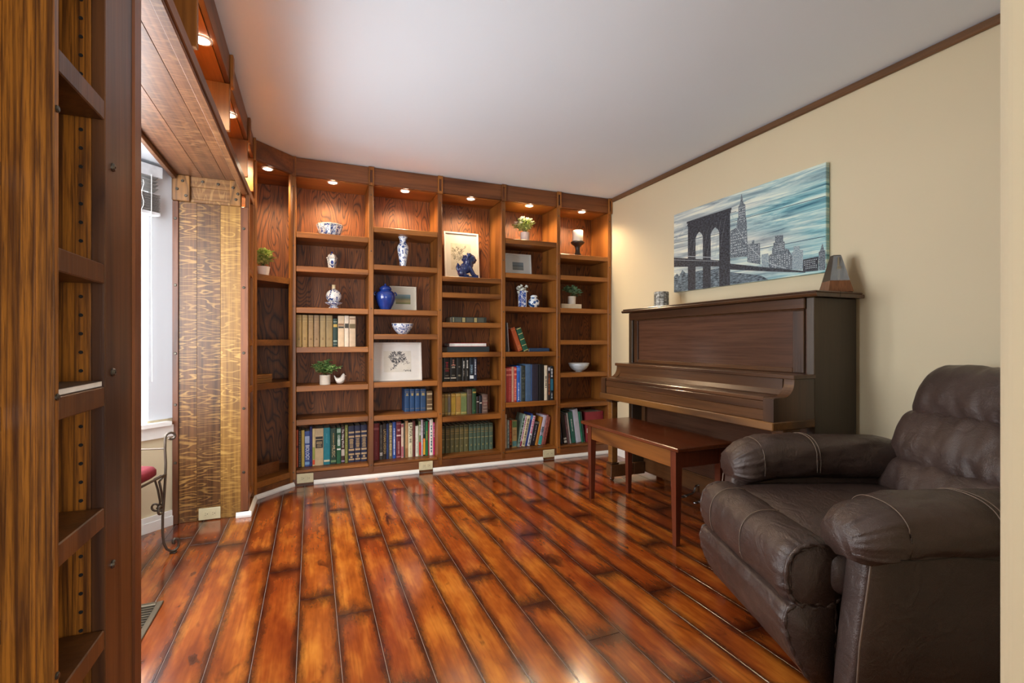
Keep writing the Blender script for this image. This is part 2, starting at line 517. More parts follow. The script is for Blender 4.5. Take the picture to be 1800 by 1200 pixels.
# bay: three walls with windows beyond the oak opening
def glass_mat():
    s = NT('window_glass')
    tr = s.n('ShaderNodeBsdfTransparent'); gl = s.n('ShaderNodeBsdfGlossy', {'Roughness': 0.02})
    mx = s.n('ShaderNodeMixShader', {0: 0.06, 1: tr.outputs[0], 2: gl.outputs[0]})
    out = [n for n in s.t.nodes if n.type == 'OUTPUT_MATERIAL'][0]
    s.t.links.new(mx.outputs[0], out.inputs[0])
    return s.m
M['glass'] = glass_mat()

class Seg:
    """wall segment p->q; inside of the room on the n side"""
    def __init__(s, p, q, inside):
        s.p = Vector((p[0], p[1], 0)); s.q = Vector((q[0], q[1], 0))
        s.d = (s.q - s.p); s.L = s.d.length; s.d.normalize()
        n = Vector((-s.d.y, s.d.x, 0))
        if (Vector((inside[0], inside[1], 0)) - s.p).dot(n) < 0: n = -n
        s.n = n
    def box(s, mb, t0, t1, n0, n1, z0, z1):
        c = [s.p + s.d * t + s.n * n for t, n in ((t0, n0), (t1, n0), (t1, n1), (t0, n1))]
        return mb.prism([(v.x, v.y) for v in c], 2, z0, z1)
inside = (-0.6, 2.35)
bay_segs = [Seg((-0.755, 3.379), (-1.25, 2.884), inside), Seg((-1.25, 2.884), (-1.25, 1.829), inside), Seg((-1.25, 1.829), (-0.755, 1.334), inside)]
for i, sg in enumerate(bay_segs):
    mb = MB(); e = 0.0
    t0, t1 = (0.135, sg.L - 0.10) if i == 0 else ((0.12, sg.L - 0.12) if i == 1 else (0.10, sg.L - 0.135))
    ov = 0.0
    sg.box(mb, -ov, sg.L + ov, -0.10, 0, 0, 0.585)
    sg.box(mb, -ov, t0, -0.10, 0, 0.585, BZ)
    sg.box(mb, t1, sg.L + ov, -0.10, 0, 0.585, BZ)
    sg.box(mb, t0, t1, -0.10, 0, 2.05, BZ)
    struct('wall_bay_%s' % ('right', 'centre', 'left')[i], mb, 'wall')
    w = bpy.data.objects.new('window_%d' % (i + 1), None); COL.objects.link(w); w['kind'] = 'structure'
    w.location = tuple(sg.p + sg.d * sg.L / 2) ; WORLD[w.name] = Vector(w.location)
    # white lining boards over the reveal and wall either side
    f = MB()
    sg.box(f, 0.004, t0 + 0.002, 0.0005, 0.012, 0.625, BZ - 0.001)
    sg.box(f, t1 - 0.002, sg.L - 0.012, 0.0005, 0.012, 0.625, BZ - 0.001)
    sg.box(f, t0 + 0.002, t1 - 0.002, 0.0005, 0.012, 2.03, BZ - 0.001)
    sg.box(f, t0 - 0.001, t0 + 0.004, -0.0195, 0.0004, 0.625, 2.03); sg.box(f, t1 - 0.004, t1 + 0.001, -0.0195, 0.0004, 0.625, 2.03)
    f.build('window_casing', 'bay_white', w)
    fr = MB()
    sg.box(fr, t0, t0 + 0.05, -0.085, -0.02, 0.585, 2.05); sg.box(fr, t1 - 0.05, t1, -0.085, -0.02, 0.585, 2.05)
    sg.box(fr, t0 + 0.05, t1 - 0.05, -0.085, -0.02, 0.585, 0.64); sg.box(fr, t0 + 0.05, t1 - 0.05, -0.085, -0.02, 1.98, 2.05)
    fr.build('window_frame', 'white_trim', w)
    sg.box(MB(), t0 + 0.05, t1 - 0.05, -0.056, -0.050, 0.64, 1.98).build('window_pane', 'glass', w)
    sl = MB(); sg.box(sl, 0.03, sg.L - 0.03, -0.02, 0.045, 0.588, 0.611)
    sl.build('window_sill', 'white_trim', w)
    ap = MB(); sg.box(ap, 0.004, sg.L - 0.012, 0.0005, 0.018, 0.520, 0.587)
    ap.build('window_apron', 'white_trim', w)
    bb = MB(); sg.box(bb, 0.006, sg.L - 0.014, 0.0005, 0.012, 0.0005, 0.086); sg.box(bb, 0.006, sg.L - 0.02, 0.0125, 0.017, 0.0005, 0.055)
    b = struct('baseboard_bay_%s' % ('right', 'centre', 'left')[i], bb, 'white_trim')
struct('ceiling_bay', MB().prism([(-0.752, 3.50), (-1.40, 2.92), (-1.40, 1.79), (-0.752, 1.21)], 2, BZ + 0.001, BZ + 0.035), 'bay_white')

# ================================================================== BACK BOOKCASE
DV = [-0.127, 0.431, 0.982, 1.547, 2.09, 2.642]
DW = 0.036
SH = [[1.887, 1.633, 1.325, 1.028, 0.737, 0.486],
      [1.975, 1.679, 1.325, 1.129, 0.746, 0.484],
      [1.615, 1.480, 1.230, 0.979, 0.731, 0.441],
      [1.975, 1.674, 1.378, 0.978, 0.532],
      [1.878, 1.681, 1.378, 1.083, 0.781, 0.500]]
BOT = 0.11
ST = 0.042
bolt_me = MB().lathe([(0.0055, 0), (0.0055, 0.002), (0.0035, 0.0035), (0.0015, 0.0035)], 10).mesh('bolt'); bolt_me.materials.append(M['bolt'])

bc = thing('built_in_bookcase', 'stained oak five-bay bookcase filling the whole back wall', 'bookcase', (1.26, YB + 0.15, 0))
for i, x in enumerate(DV):
    up = MB().bbox(x - DW / 2, x + DW / 2, YB, 4.235, 0.045, 2.298, 0.002).build('upright', 'oak_v', bc)
    for z in (0.10, 0.47, 0.93, 1.33, 1.78, 2.22):
        put(bolt_me, 'bolt', up, (x - 1.26, YB - (YB + 0.15) - 0.0002, z), rot=(R(90), 0, 0))
bx = {}
for i in range(5):
    a, b = DV[i] + DW / 2, DV[i + 1] - DW / 2
    MB().box(a + 0.0005, b - 0.0005, 4.236, 4.246, 0.02, 2.30).build('back_panel', 'oak_panel', bc)
    for z in SH[i] + [BOT]:
        MB().bbox(a + 0.0015, b - 0.0015, YB + 0.004 if z > 0.2 else YB + 0.006, 4.234, z - (ST if z > 0.2 else 0.02), z, 0.0025).build('shelf', 'oak_x', bc)
    MB().box(a + 0.0005, b - 0.0005, YB + 0.022, 4.235, 2.299, 2.315).build('soffit', 'oak_x', bc)
    MB().bbox(DV[i] - 0.003, DV[i + 1] + 0.003, YB - 0.004, YB + 0.020, 2.302, 2.436, 0.002).build('valance_board', 'oak_dark_x', bc)
MB().bbox(DV[0] - 0.018, DV[5] + 0.018, YB + 0.003, YB + 0.025, 0.001, 0.088, 0.001).build('plinth_board', 'oak_dark_x', bc)
for i, x in enumerate(DV):
    hw = 0.021
    cb = MB()
    x0, x1 = x - hw, x + hw
    if i == 5: x1 = 2.662
    cb.bbox(x0, x0 + 0.011, YB - 0.020, YB - 0.0045, 2.290, 2.437, 0.002).bbox(x1 - 0.011, x1, YB - 0.020, YB - 0.0045, 2.290, 2.437, 0.002)
    cb.bbox(x0 + 0.011, x1 - 0.011, YB - 0.020, YB - 0.0045, 2.290, 2.312, 0.002).bbox(x0 + 0.011, x1 - 0.011, YB - 0.020, YB - 0.0045, 2.410, 2.437, 0.002)
    c = cb.build('corbel_block', 'oak_v', bc)
    MB().box(x0 + 0.011, x1 - 0.011, YB - 0.011, YB - 0.0045, 2.312, 2.410).build('inset', 'oak_dark_v', c)

# ================================================================== CORNER BOOKCASE (45 degrees)
AX, AY = XL + 0.002, 3.688
DL = 0.322
cc = thing('corner_bookcase', 'narrow angled oak bookcase in the corner left of the back wall', 'bookcase', (-0.36, 3.95, 0))
q2_ = math.sqrt(0.5)
def dg(a, d): return (AX + q2_ * (a - d), AY + q2_ * (a + d))     # along / into the angled front
def dbox(a0, a1, d0, d1, z0, z1): return MB().prism([dg(a0, d0), dg(a1, d0), dg(a1, d1), dg(a0, d1)], 2, z0, z1)
dbox(0, 0.020, 0.0, 0.020, 0.03, 2.298).build('upright', 'oak_v', cc)
dbox(DL - 0.020, DL, 0.0, 0.018, 0.03, 2.298).build('upright', 'oak_v', cc)
MB().box(-0.741, -0.147, 4.236, 4.246, 0.02, 2.30).build('back_panel', 'oak_panel', cc)
MB().box(-0.752, -0.742, 3.70, 4.246, 0.02, 2.30).build('back_panel', 'oak_panel', cc)
MB().box(-0.741, -0.376, 3.689, 3.699, 0.02, 2.30).build('side_panel', 'oak_panel', cc)
def penta(z0, z1, d):
    f0, f1 = dg(0.021, d), dg(DL - 0.021, d)
    return MB().prism([f0, f1, (-0.147, 3.945), (-0.147, 4.2355), (-0.741, 4.2355), (-0.741, 3.7), (-0.375, 3.7)], 2, z0, z1)
for z in (1.533, 1.083, 0.779, 0.11):
    penta(z - ST, z, 0.004).build('shelf', 'oak_x', cc)
dbox(0.03, DL - 0.03, 0.10, 0.125, 0.112, 0.19).build('riser_board', 'oak_dark_x', cc)
dbox(0.001, DL - 0.001, 0.004, 0.018, 0.001, 0.066).build('plinth_board', 'oak_dark_x', cc)
penta(2.299, 2.315, 0.026).build('soffit', 'oak_x', cc)
dbox(0.001, DL - 0.001, -0.004, 0.022, 2.3155, 2.436).build('valance_board', 'oak_dark_x', cc)
dbox(0.001, DL - 0.001, -0.004, 0.0245, 2.302, 2.3152).build('valance_board', 'oak_dark_x', cc)

# ================================================================== OVERHEAD BOOKCASE + FAR POST (left)
ob_ = thing('overhead_bookcase', 'stained oak beam with open cubbies running above the bay window', 'bookcase', (-0.55, 2.35, 2.0))
MB().bbox(XL - 0.035, XL, 1.338, 3.684, 1.985, 2.032, 0.003).build('beam_board', 'oak_dark_y', ob_)
MB().bbox(XL - 0.037, XL - 0.006, 1.338, 3.374, 1.972, 1.9845, 0.002).build('beam_edge', 'flake_y', ob_)
for a, b in ((-0.728, -0.600), (-0.5985, -0.480), (-0.4785, XL - 0.0375)):
    MB().bbox(a, b, 1.338, 3.374, 2.045, 2.062, 0.001).build('soffit_board', 'flake_y', ob_)
MB().bbox(-0.752, -0.7295, 1.338, 3.374, 2.018, 2.062, 0.002).build('inner_batten', 'flake_y', ob_)
MB().box(-0.752, XL - 0.036, 1.338, 3.374, 2.0625, 2.075).build('cubby_floor', 'oak_y', ob_)
MB().box(-0.770, -0.758, 1.338, 3.69, 2.10, 2.438).build('back_panel', 'oak_panel', ob_)
MB().box(-0.757, XL - 0.024, 1.338, 3.684, 2.300, 2.315).build('soffit', 'oak_y', ob_)
dys = [1.355, 1.95, 2.66, 3.36, 3.672]
for y in dys:
    MB().bbox(-0.757, XL - 0.002, y - 0.012, y + 0.012, 2.076, 2.2995, 0.002).build('divider', 'oak_v', ob_)
for a, b in zip(dys, dys[1:]):
    MB().bbox(XL - 0.022, XL - 0.0005, a, b - 0.001, 2.302, 2.436, 0.002).build('valance_board', 'oak_dark_y', ob_)
for y in dys[1:]:
    y1 = min(y + 0.02, 3.684)
    MB().bbox(XL, XL + 0.014, y - 0.02, y1, 2.285, 2.437, 0.002).build('corbel_block', 'oak_v', ob_)

post = thing('bay_side_post', 'quartersawn oak panelled post closing the far side of the bay opening', 'post', (-0.55, 3.55, 0))
yJ = 3.378
MB().bbox(-0.752, -0.722, yJ - 0.014, yJ + 0.004, 0.001, 1.893, 0.002).build('edge_batten', 'oak_dark_v', post)
MB().bbox(-0.402, XL, yJ - 0.014, yJ + 0.02, 0.032, 1.893, 0.002).build('edge_batten', 'oak_dark_v', post)
for a, b, m in ((-0.7215, -0.632, 'flake_v'), (-0.6315, -0.510, 'flake_v'), (-0.5095, -0.4025, 'flake_v_light')):
    MB().bbox(a, b, yJ - 0.003, yJ + 0.02, 0.001, 1.893, 0.0008).build('panel_board', m, post)
MB().bbox(-0.722, -0.402, yJ - 0.010, yJ + 0.02, 1.8935, 1.912, 0.002).build('cap_rail', 'flake_x', post)
MB().bbox(-0.662, -0.458, yJ - 0.006, yJ + 0.02, 1.9125, 1.985, 0.001).build('head_panel', 'flake_x', post)
MB().bbox(-0.662, -0.458, yJ - 0.014, yJ + 0.02, 1.9855, 2.0445, 0.001).build('head_rail', 'flake_x', post)
for a, b in ((-0.752, -0.6625), (-0.4575, -0.399)):
    MB().bbox(a, b, yJ - 0.028, yJ + 0.02, 1.894, 2.0445 if b < -0.6 else 2.0445, 0.003).build('bracket_block', 'oak_block', post)
bolt2 = MB().lathe([(0.0085, 0), (0.0085, 0.002), (0.0060, 0.005), (0.0022, 0.005), (0.0022, 0.001)], 12).mesh('bolt'); bolt2.materials.append(M['bolt'])
for z in (1.79, 1.40, 1.00, 0.70, 0.36):
    put(bolt2, 'bolt', post, (-0.737 + 0.55, yJ - 0.014 - 3.55, z), rot=(R(90), 0, 0))
for z in (1.76, 1.40, 1.00, 0.66, 0.27):
    put(bolt2, 'bolt', post, (-0.385 + 0.55, yJ - 0.014 - 3.55, z), rot=(R(90), 0, 0))
for x, z, y in ((-0.725, 1.96, -0.028), (-0.698, 2.01, -0.028), (-0.682, 1.925, -0.028), (-0.44, 2.0, -0.028), (-0.425, 1.93, -0.028), (-0.415, 1.965, -0.028), (-0.60, 2.02, -0.014), (-0.52, 2.015, -0.014)):
    put(bolt2, 'bolt', post, (x + 0.55, yJ + y - 3.55, z), rot=(R(90), 0, 0))
# return of the post along the left wall: two stiles, recessed back and shelves
MB().bbox(XL - 0.02, XL, yJ + 0.021, yJ + 0.075, 0.032, 1.984, 0.002).build('stile', 'oak_v', post)
MB().bbox(XL - 0.02, XL, 3.640, 3.684, 0.032, 1.984, 0.002).build('stile', 'oak_v', post)
MB().box(-0.75, -0.742, yJ + 0.022, 3.684, 0.03, 1.984).build('back_panel', 'oak_panel', post)
MB().box(-0.7415, XL - 0.021, 3.664, 3.684, 0.03, 1.984).build('side_panel', 'oak_panel', post)
for z in (1.533, 1.083, 0.779, 0.11):
    MB().bbox(-0.741, XL - 0.004, yJ + 0.0755, 3.6395, z - 0.04, z, 0.002).build('shelf', 'oak_y', post)
MB().box(-0.752, XL - 0.0005, yJ + 0.02, 3.684, 0.001, 0.03).build('plinth_board', 'oak_dark_y', post)

# ================================================================== NEAR BOOKCASE (left edge of the picture)
nb = thing('tall_bookcase', 'dark oak adjustable-shelf bookcase close to the camera at the left edge', 'bookcase', (-0.55, 0.8, 0))
MB().bbox(-0.742, XL, 0.940, 0.956, 0.001, 2.438, 0.0015).build('upright', 'oak_near', nb)
MB().box(-0.742, -0.381, 0.9372, 0.9398, 0.001, 2.438).build('side_veneer', 'oak_near', nb)
MB().bbox(-0.742, XL - 0.022, 1.138, 1.156, 0.001, 2.438, 0.0015).build('upright', 'oak_near', nb)
MB().bbox(XL - 0.0215, XL, 1.137, 1.284, 0.001, 2.438, 0.0015).build('stile', 'oak_stile', nb)
MB().bbox(XL - 0.045, XL + 0.004, 1.2845, 1.334, 0.001, 1.970, 0.004).build('edge_stile', 'oak_dark_v', nb)
MB().bbox(-0.742, XL - 0.046, 1.300, 1.334, 0.001, 1.970, 0.002).build('jamb_board', 'flake_v', nb)
MB().bbox(-0.742, XL, 0.300, 0.322, 0.001, 2.438, 0.0015).build('upright', 'oak_near', nb)
MB().box(-0.757, -0.743, 0.300, 1.334, 0.001, 2.438).build('back_panel', 'oak_panel', nb)
for z in (1.84, 1.524, 1.2155, 0.985, 0.757, 0.527, 0.11):
    MB().bbox(-0.742, XL - 0.001, 0.957, 1.1365, z - 0.037, z, 0.002).build('shelf', 'oak_stile', nb)
for z in (1.73, 1.333, 0.975, 0.665, 0.11):
    MB().bbox(-0.742, -0.418, 0.323, 0.9365, z - 0.037, z, 0.002).build('shelf', 'oak_stile', nb)
hole_me = MB().lathe([(0.0033, 0), (0.0033, 0.0015)], 10).mesh('pin_hole'); hole_me.materials.append(M['hole'])
for i in range(52):
    z = 0.36 + 0.0345 * i
    put(hole_me, 'pin_hole', nb, (-0.3965 + 0.55, 1.1378 - 0.8, z), rot=(R(90), 0, 0))
for z in (1.41, 1.01, 0.635):
    put(bolt2, 'bolt', nb, (XL + 0.55, 1.172 - 0.8, z), rot=(0, R(90), 0))
for z in (1.425, 0.985, 0.56):
    put(bolt_me, 'bolt', nb, (XL + 0.55, 0.948 - 0.8, z), rot=(0, R(90), 0))

# ================================================================== RECESSED LIGHTS
M['lens'] = emis('lamp_lens', (1.0, 0.86, 0.66, 1), 25)
ring_me = MB().lathe([(0.040, 0.0), (0.040, -0.003), (0.031, -0.005), (0.029, -0.002)], 24, cap=False).mesh('trim_ring', smooth=True); ring_me.materials.append(M['white_trim'])
lens_me = MB().lathe([(0.0295, 0.0), (0.028, -0.003), (0.012, -0.0045), (0.001, -0.005)], 20).mesh('lens', smooth=True); lens_me.materials.append(M['lens'])
def recessed(x, y, label, e=11.0):
    t = thing('recessed_light', label, 'light', (x, y, 2.2985), group='recessed lights in the bookcase soffits')
    put(ring_me, 'trim_ring', t, (0, 0, 0)); put(lens_me, 'lens', t, (0, 0, 0.0005))
    d = bpy.data.lights.new('lamp', 'SPOT'); d.energy = e; d.color = (1.0, 0.74, 0.45); d.spot_size = R(150); d.spot_blend = 0.6; d.shadow_soft_size = 0.028
    o = bpy.data.objects.new('lamp', d); COL.objects.link(o); o.parent = t; o.location = (0, 0, -0.012)
    return t
for i, x in enumerate((0.150, 0.705, 1.267, 1.821, 2.368)):
    recessed(x, YB + 0.055, 'lit recessed light above the %s bay of the back bookcase from the left' % ('first', 'second', 'third', 'fourth', 'last')[i])
recessed(-0.290, 3.845, 'lit recessed light in the top of the angled corner bookcase')
recessed(-0.415, 2.304, 'largest lit recessed light, over the beam nearest the camera')
recessed(-0.415, 3.010, 'lit recessed light over the far half of the oak beam')
recessed(-0.415, 3.520, 'lit recessed light beside the corner, at the far end of the beam')
# ================================================================== BOOKS
PAGES = plain('#d9cdb4', 0.8, var=0.05)
def lum(c):
    c = c.lstrip('#'); return sum(int(c[i:i + 2], 16) for i in (0, 2, 4)) / 3
def book(x, y, z, w, h, col, label, deco=(), lean=0.0, depth=0.165, group=None, flat=False, cat='book', rough=0.5, name='book'):
    """spine faces the room; lean is the angle the top tips towards +x; flat: the book lies with its spine along x"""
    px = x + w if lean > 0 else x
    t = thing(name, label, cat, (px, y, z + 0.0006), 0, group)
    t.rotation_euler = (0, lean, 0)
    x0 = -w if lean > 0 else 0.0; x1 = x0 + w
    c = plain(col, rough, var=0.05)
    b = 0.0022
    cov = MB()
    if flat:   # lying: w along x (spine length), h thickness
        cov.bbox(x0, x1, 0, 0.004, 0, h, 0.0012).box(x0, x1, 0.004, depth, 0, b).box(x0, x1, 0.004, depth, h - b, h)
        pg = MB().box(x0 + 0.003, x1 - 0.003, 0.0045, depth - 0.004, b + 0.0002, h - b - 0.0002)
    else:
        r = min(0.006, w * 0.22)
        xm = (x0 + x1) / 2
        pr = [(x0, 0.010), (x0, 0.003), (x0 + w * 0.2, 0.0006), (xm, 0.0), (x1 - w * 0.2, 0.0006), (x1, 0.003), (x1, 0.010), (x1 - b, 0.010), (x1 - b, 0.006), (x0 + b, 0.006), (x0 + b, 0.010)]
        cov.prism(pr, 2, 0, h)
        cov.box(x0, x0 + b, 0.010, depth, 0, h).box(x1 - b, x1, 0.010, depth, 0, h)
        pg = MB().box(x0 + b + 0.0002, x1 - b - 0.0002, 0.0065, depth - 0.004, 0.003, h - 0.004)
    cov.build('cover', c, t, local=True)
    pg.build('page_block', PAGES, t, local=True)
    for d in deco:
        k = d[0]
        if k == 'band':       # (band, z0, z1, colour)
            m = plain(d[3], 0.5)
            if flat: MB().box(x0 + w * d[1], x0 + w * d[2], -0.0006, 0.0004, h * 0.12, h * 0.88).build('spine_label', m, t, local=True)
            else: MB().box(x0 + w * 0.06, x1 - w * 0.06, -0.0007, 0.0016, h * d[1], h * d[2]).build('spine_label', m, t, local=True)
        elif k == 'text':     # (text, string, colour, centre, size factor)
            sz = min(w * 0.9, 0.05) * (d[4] if len(d) > 4 else 1.0)
            me = text_mesh(d[1], 1.0)
            s = sz / 0.72
            o = bpy.data.objects.new('title', me.copy()); COL.objects.link(o)
            L_ = max(v.co.x for v in me.vertices) - min(v.co.x for v in me.vertices)
            sx = min(s, (d[5] if len(d) > 5 else 0.8) * h / L_)
            for v in o.data.vertices: v.co = Vector((v.co.x * sx, v.co.y * s, v.co.z * 2))
            o.data.materials.clear(); o.data.materials.append(plain(d[2], 0.5))
            o.parent = t
            o.matrix_local = Matrix.Translation(((x0 + x1) / 2, -0.0010, h * d[3])) @ Matrix.Rotation(PI / 2, 4, 'Y') @ Matrix.Rotation(PI / 2, 4, 'X')
        elif k == 'dash':     # illegible print: (dash, z0, z1, colour, rel width, n)
            mb = MB(); rr = random.Random(int(abs(x) * 1e4) + int(h * 1e4)); n = d[5] if len(d) > 5 else 14
            for i in range(n):
                a = d[1] + (d[2] - d[1]) * i / n; e = (d[2] - d[1]) / n * rr.uniform(0.35, 0.85)
                ww = w * d[4] * rr.uniform(0.6, 1.0) / 2; xm = (x0 + x1) / 2
                if flat: mb.box(x0 + w * a, x0 + w * (a + e), -0.0007, 0.0003, h * 0.3, h * 0.7)
                else: mb.box(xm - ww, xm + ww, -0.0008, 0.0012, h * a, h * (a + e))
            mb.build('spine_print', plain(d[3], 0.5), t, local=True)
        elif k == 'spiral':
            mb = MB()
            for i in range(24):
                zz = h * (0.03 + 0.94 * i / 23)
                mb.tube([(x0 + w * 0.25, 0.004, zz), (x0 + w * 0.3, -0.004, zz), (x0 + w * 0.5, -0.006, zz), (x0 + w * 0.7, -0.004, zz), (x0 + w * 0.75, 0.004, zz)], 0.0012, 5)
            mb.build('spiral_binding', plain(d[1], 0.4), t, local=True)
    return t

def row(items, y, z, lo, hi, group=None, depth=0.165):
    """items: (x, w, h, colour, label, deco[, lean])"""
    end = items[-1][0] + items[-1][1]
    k = 1.0
    if end > hi - 0.001: k = (hi - 0.001 - lo) / (end - lo)
    prev = lo + 0.0008
    for it in items:
        x = lo + (it[0] - lo) * k; w = it[1] * k - 0.0006
        x = max(x, prev)
        lean = it[6] if len(it) > 6 else 0.0
        book(x, y + random.uniform(-0.002, 0.003), z, w * (math.cos(lean) if lean else 1), it[2], it[3], it[4], it[5], lean, depth, it[7] if len(it) > 7 else group)
        prev = x + w + 0.0005

ORD = ['first', 'second', 'third', 'fourth', 'fifth', 'sixth', 'seventh', 'eighth', 'ninth', 'tenth', 'eleventh', 'twelfth']
GOLD = '#b98f4a'
fc = lambda i: (DV[i] + DW / 2, DV[i + 1] - DW / 2)

# first bay, bottom shelf
gA = 'books on the bottom shelf of the first bay'
navy = [('band', 0.80, 0.845, '#b79a72'), ('band', 0.68, 0.73, '#b79a72'), ('dash', 0.40, 0.66, '#a98d62', 0.75, 12), ('band', 0.32, 0.37, '#b79a72'), ('band', 0.20, 0.245, '#b79a72'), ('dash', 0.12, 0.19, '#c4a878', 0.5, 3), ('band', 0.06, 0.10, '#b79a72')]
row([(-0.108, 0.013, 0.285, '#c8562a', 'thin orange book at the left end of the first bay bottom shelf', [('band', 0.52, 0.58, '#7a1f12')]),
     (-0.095, 0.022, 0.279, '#1d1a18', 'black spiral-bound book next to the thin orange book', [('spiral', '#d8d4cc')]),
     (-0.073, 0.022, 0.279, '#c9b15c', 'yellow and cream book right of the spiral-bound book', [('band', 0.02, 0.98, '#b99f45')]),
     (-0.050, 0.037, 0.270, '#3d5591', 'blue biology textbook with the white vertical title', [('text', 'BIOLOGY', '#e8edf5', 0.40, 0.85, 0.42), ('band', 0.66, 0.86, '#9fb0cf'), ('band', 0.05, 0.13, '#7fa6cc')]),
     (-0.013, 0.017, 0.303, '#2b2f6d', 'tall narrow navy book beside the biology textbook', [('dash', 0.1, 0.9, '#3b4185', 0.3, 5)]),
     (0.005, 0.019, 0.287, '#d9c58f', 'slim cream book with green and red spine patches', [('band', 0.17, 0.50, '#9aa04a'), ('band', 0.03, 0.16, '#d94a26')]),
     (0.024, 0.060, 0.286, '#cdb48a', 'wide beige book with a black title block', [('band', 0.47, 0.69, '#1c1713'), ('band', 0.71, 0.78, '#2a211a'), ('dash', 0.50, 0.67, '#b79f74', 0.7, 4)]),
     (0.085, 0.048, 0.287, '#18808f', 'bright teal book with a small round emblem', [('dash', 0.60, 0.85, '#5fb2bb', 0.10, 6), ('band', 0.08, 0.13, '#d8d3b0')]),
     (0.135, 0.044, 0.279, '#1e3d30', 'dark green music book beside the teal book', [('text', 'MUSIC', '#c7b184', 0.36, 0.6, 0.34), ('dash', 0.55, 0.88, '#a8905a', 0.25, 8), ('band', 0.05, 0.11, '#6d8a5c')]),
     (0.181, 0.032, 0.281, '#1f5a3a', 'green book with white crest next to the music book', [('band', 0.86, 0.97, '#9db7a5'), ('dash', 0.50, 0.82, '#d3ddd2', 0.7, 8), ('band', 0.38, 0.42, '#e3e8e0')]),
     (0.214, 0.027, 0.288, '#3a221c', 'dark brown book with a white vertical title right of the crested green one', [('text', 'The Viking World', '#eee9e0', 0.68, 0.7, 0.5), ('band', 0.20, 0.38, '#b8b0a4'), ('band', 0.04, 0.08, '#9a8ba8')]),
     (0.243, 0.022, 0.299, '#7a8040', 'olive green book left of the three navy volumes', [('dash', 0.25, 0.95, '#c3bb70', 0.25, 14)]),
     (0.268, 0.047, 0.288, '#1f2440', 'first of three navy volumes banded in tan, lower right of the first bay', navy),
     (0.318, 0.043, 0.290, '#1f2440', 'middle one of three navy volumes banded in tan', navy),
     (0.364, 0.047, 0.292, '#1f2440', 'last of three navy volumes banded in tan, against the upright', navy)],
    4.035, BOT, fc(0)[0], fc(0)[1], gA)

# second bay, bottom shelf
gB = 'books on the bottom shelf of the second bay'
row([(0.461, 0.047, 0.297, '#7b2226', 'maroon book at the left end of the second bay bottom shelf', [('band', 0.82, 0.88, '#a8595a'), ('dash', 0.12, 0.5, '#94484a', 0.2, 9)]),
     (0.511, 0.025, 0.281, '#4b4740', 'grey book with pale bands next to the maroon book', [('band', 0.17, 0.20, '#e3dfd6'), ('band', 0.12, 0.15, '#e3dfd6'), ('dash', 0.3, 0.95, '#7c776d', 0.2, 4)]),
     (0.538, 0.029, 0.288, '#2d2118', 'black book with a long gold vertical title', [('text', 'LATVIAN DESIGN', '#c8a869', 0.50, 0.75, 0.8)]),
     (0.567, 0.019, 0.288, '#1f335e', 'narrow navy book right of the gold-titled black book', [('dash', 0.2, 0.9, '#30487a', 0.4, 5)]),
     (0.587, 0.029, 0.291, '#5d5544', 'grey-brown book covered in gold script lettering', [('dash', 0.08, 0.95, '#c2ab77', 0.7, 26)]),
     (0.618, 0.028, 0.298, '#274b95', 'royal blue book with white vertical lettering', [('dash', 0.10, 0.85, '#d7dfee', 0.45, 24)]),
     (0.648, 0.040, 0.300, '#6b1e28', 'dark red book with gilt bands in the middle of the row', [('band', 0.93, 0.95, '#b5858a'), ('dash', 0.74, 0.80, '#c29a96', 0.6, 2), ('band', 0.60, 0.64, '#d8b9b0'), ('dash', 0.12, 0.48, '#bb8b86', 0.3, 9), ('band', 0.03, 0.05, '#b5858a')]),
     (0.690, 0.021, 0.280, '#dcc0a8', 'cream and pink slim book beside the gilt-banded red book', [('band', 0.02, 0.33, '#bb6a72'), ('band', 0.90, 0.98, '#a85a60')]),
     (0.712, 0.011, 0.290, '#4d4a3a', 'very thin dark olive book left of the tan book', []),
     (0.724, 0.024, 0.302, '#b98e5d', 'tan leathery book left of the large-titled cream book', [('band', 0.02, 0.25, '#9a6d3f')]),
     (0.749, 0.037, 0.285, '#ddd4b0', 'cream book with a large black vertical title', [('text', 'LATVIA', '#2b2a20', 0.78, 0.85, 0.36), ('dash', 0.42, 0.54, '#6e6a55', 0.5, 5), ('dash', 0.1, 0.36, '#b9b18e', 0.3, 8)]),
     (0.787, 0.023, 0.296, '#5c2420', 'dark chestnut book right of the large-titled cream book', [('dash', 0.2, 0.9, '#71332d', 0.4, 5)]),
     (0.811, 0.028, 0.254, '#dcd9c6', 'short off-white book with faint lettering', [('dash', 0.1, 0.5, '#9aa39a', 0.3, 12)]),
     (0.840, 0.020, 0.293, '#7d8455', 'olive and red photo-spined book right of the short off-white one', [('band', 0.03, 0.40, '#c42a26'), ('dash', 0.60, 0.90, '#e9e6df', 0.7, 8)]),
     (0.860, 0.016, 0.303, '#cfc4cf', 'thin lilac-white book in the right half of the row', [('dash', 0.3, 0.9, '#e6dfe8', 0.5, 6)]),
     (0.877, 0.019, 0.302, '#1e1d1a', 'black book turning yellow at its foot', [('band', 0.03, 0.38, '#e0a52e'), ('band', 0.38, 0.48, '#e8843a'), ('dash', 0.6, 0.95, '#9a9a90', 0.4, 8)]),
     (0.897, 0.025, 0.289, '#17693c', 'grass green book near the right end of the row', [('dash', 0.45, 0.72, '#b99a3a', 0.3, 8)]),
     (0.922, 0.010, 0.283, '#9c2a3a', 'thin crimson book between green and white ones', []),
     (0.933, 0.031, 0.302, '#e9e6da', 'white book with blue-green block lettering', [('dash', 0.08, 0.88, '#1f5f78', 0.45, 9)]),
     (0.965, 0.014, 0.274, '#c02468', 'thin magenta book at the right end of the row', [('dash', 0.55, 0.98, '#f0d9e4', 0.3, 9)])],
    4.035, BOT, fc(1)[0], fc(1)[1], gB)

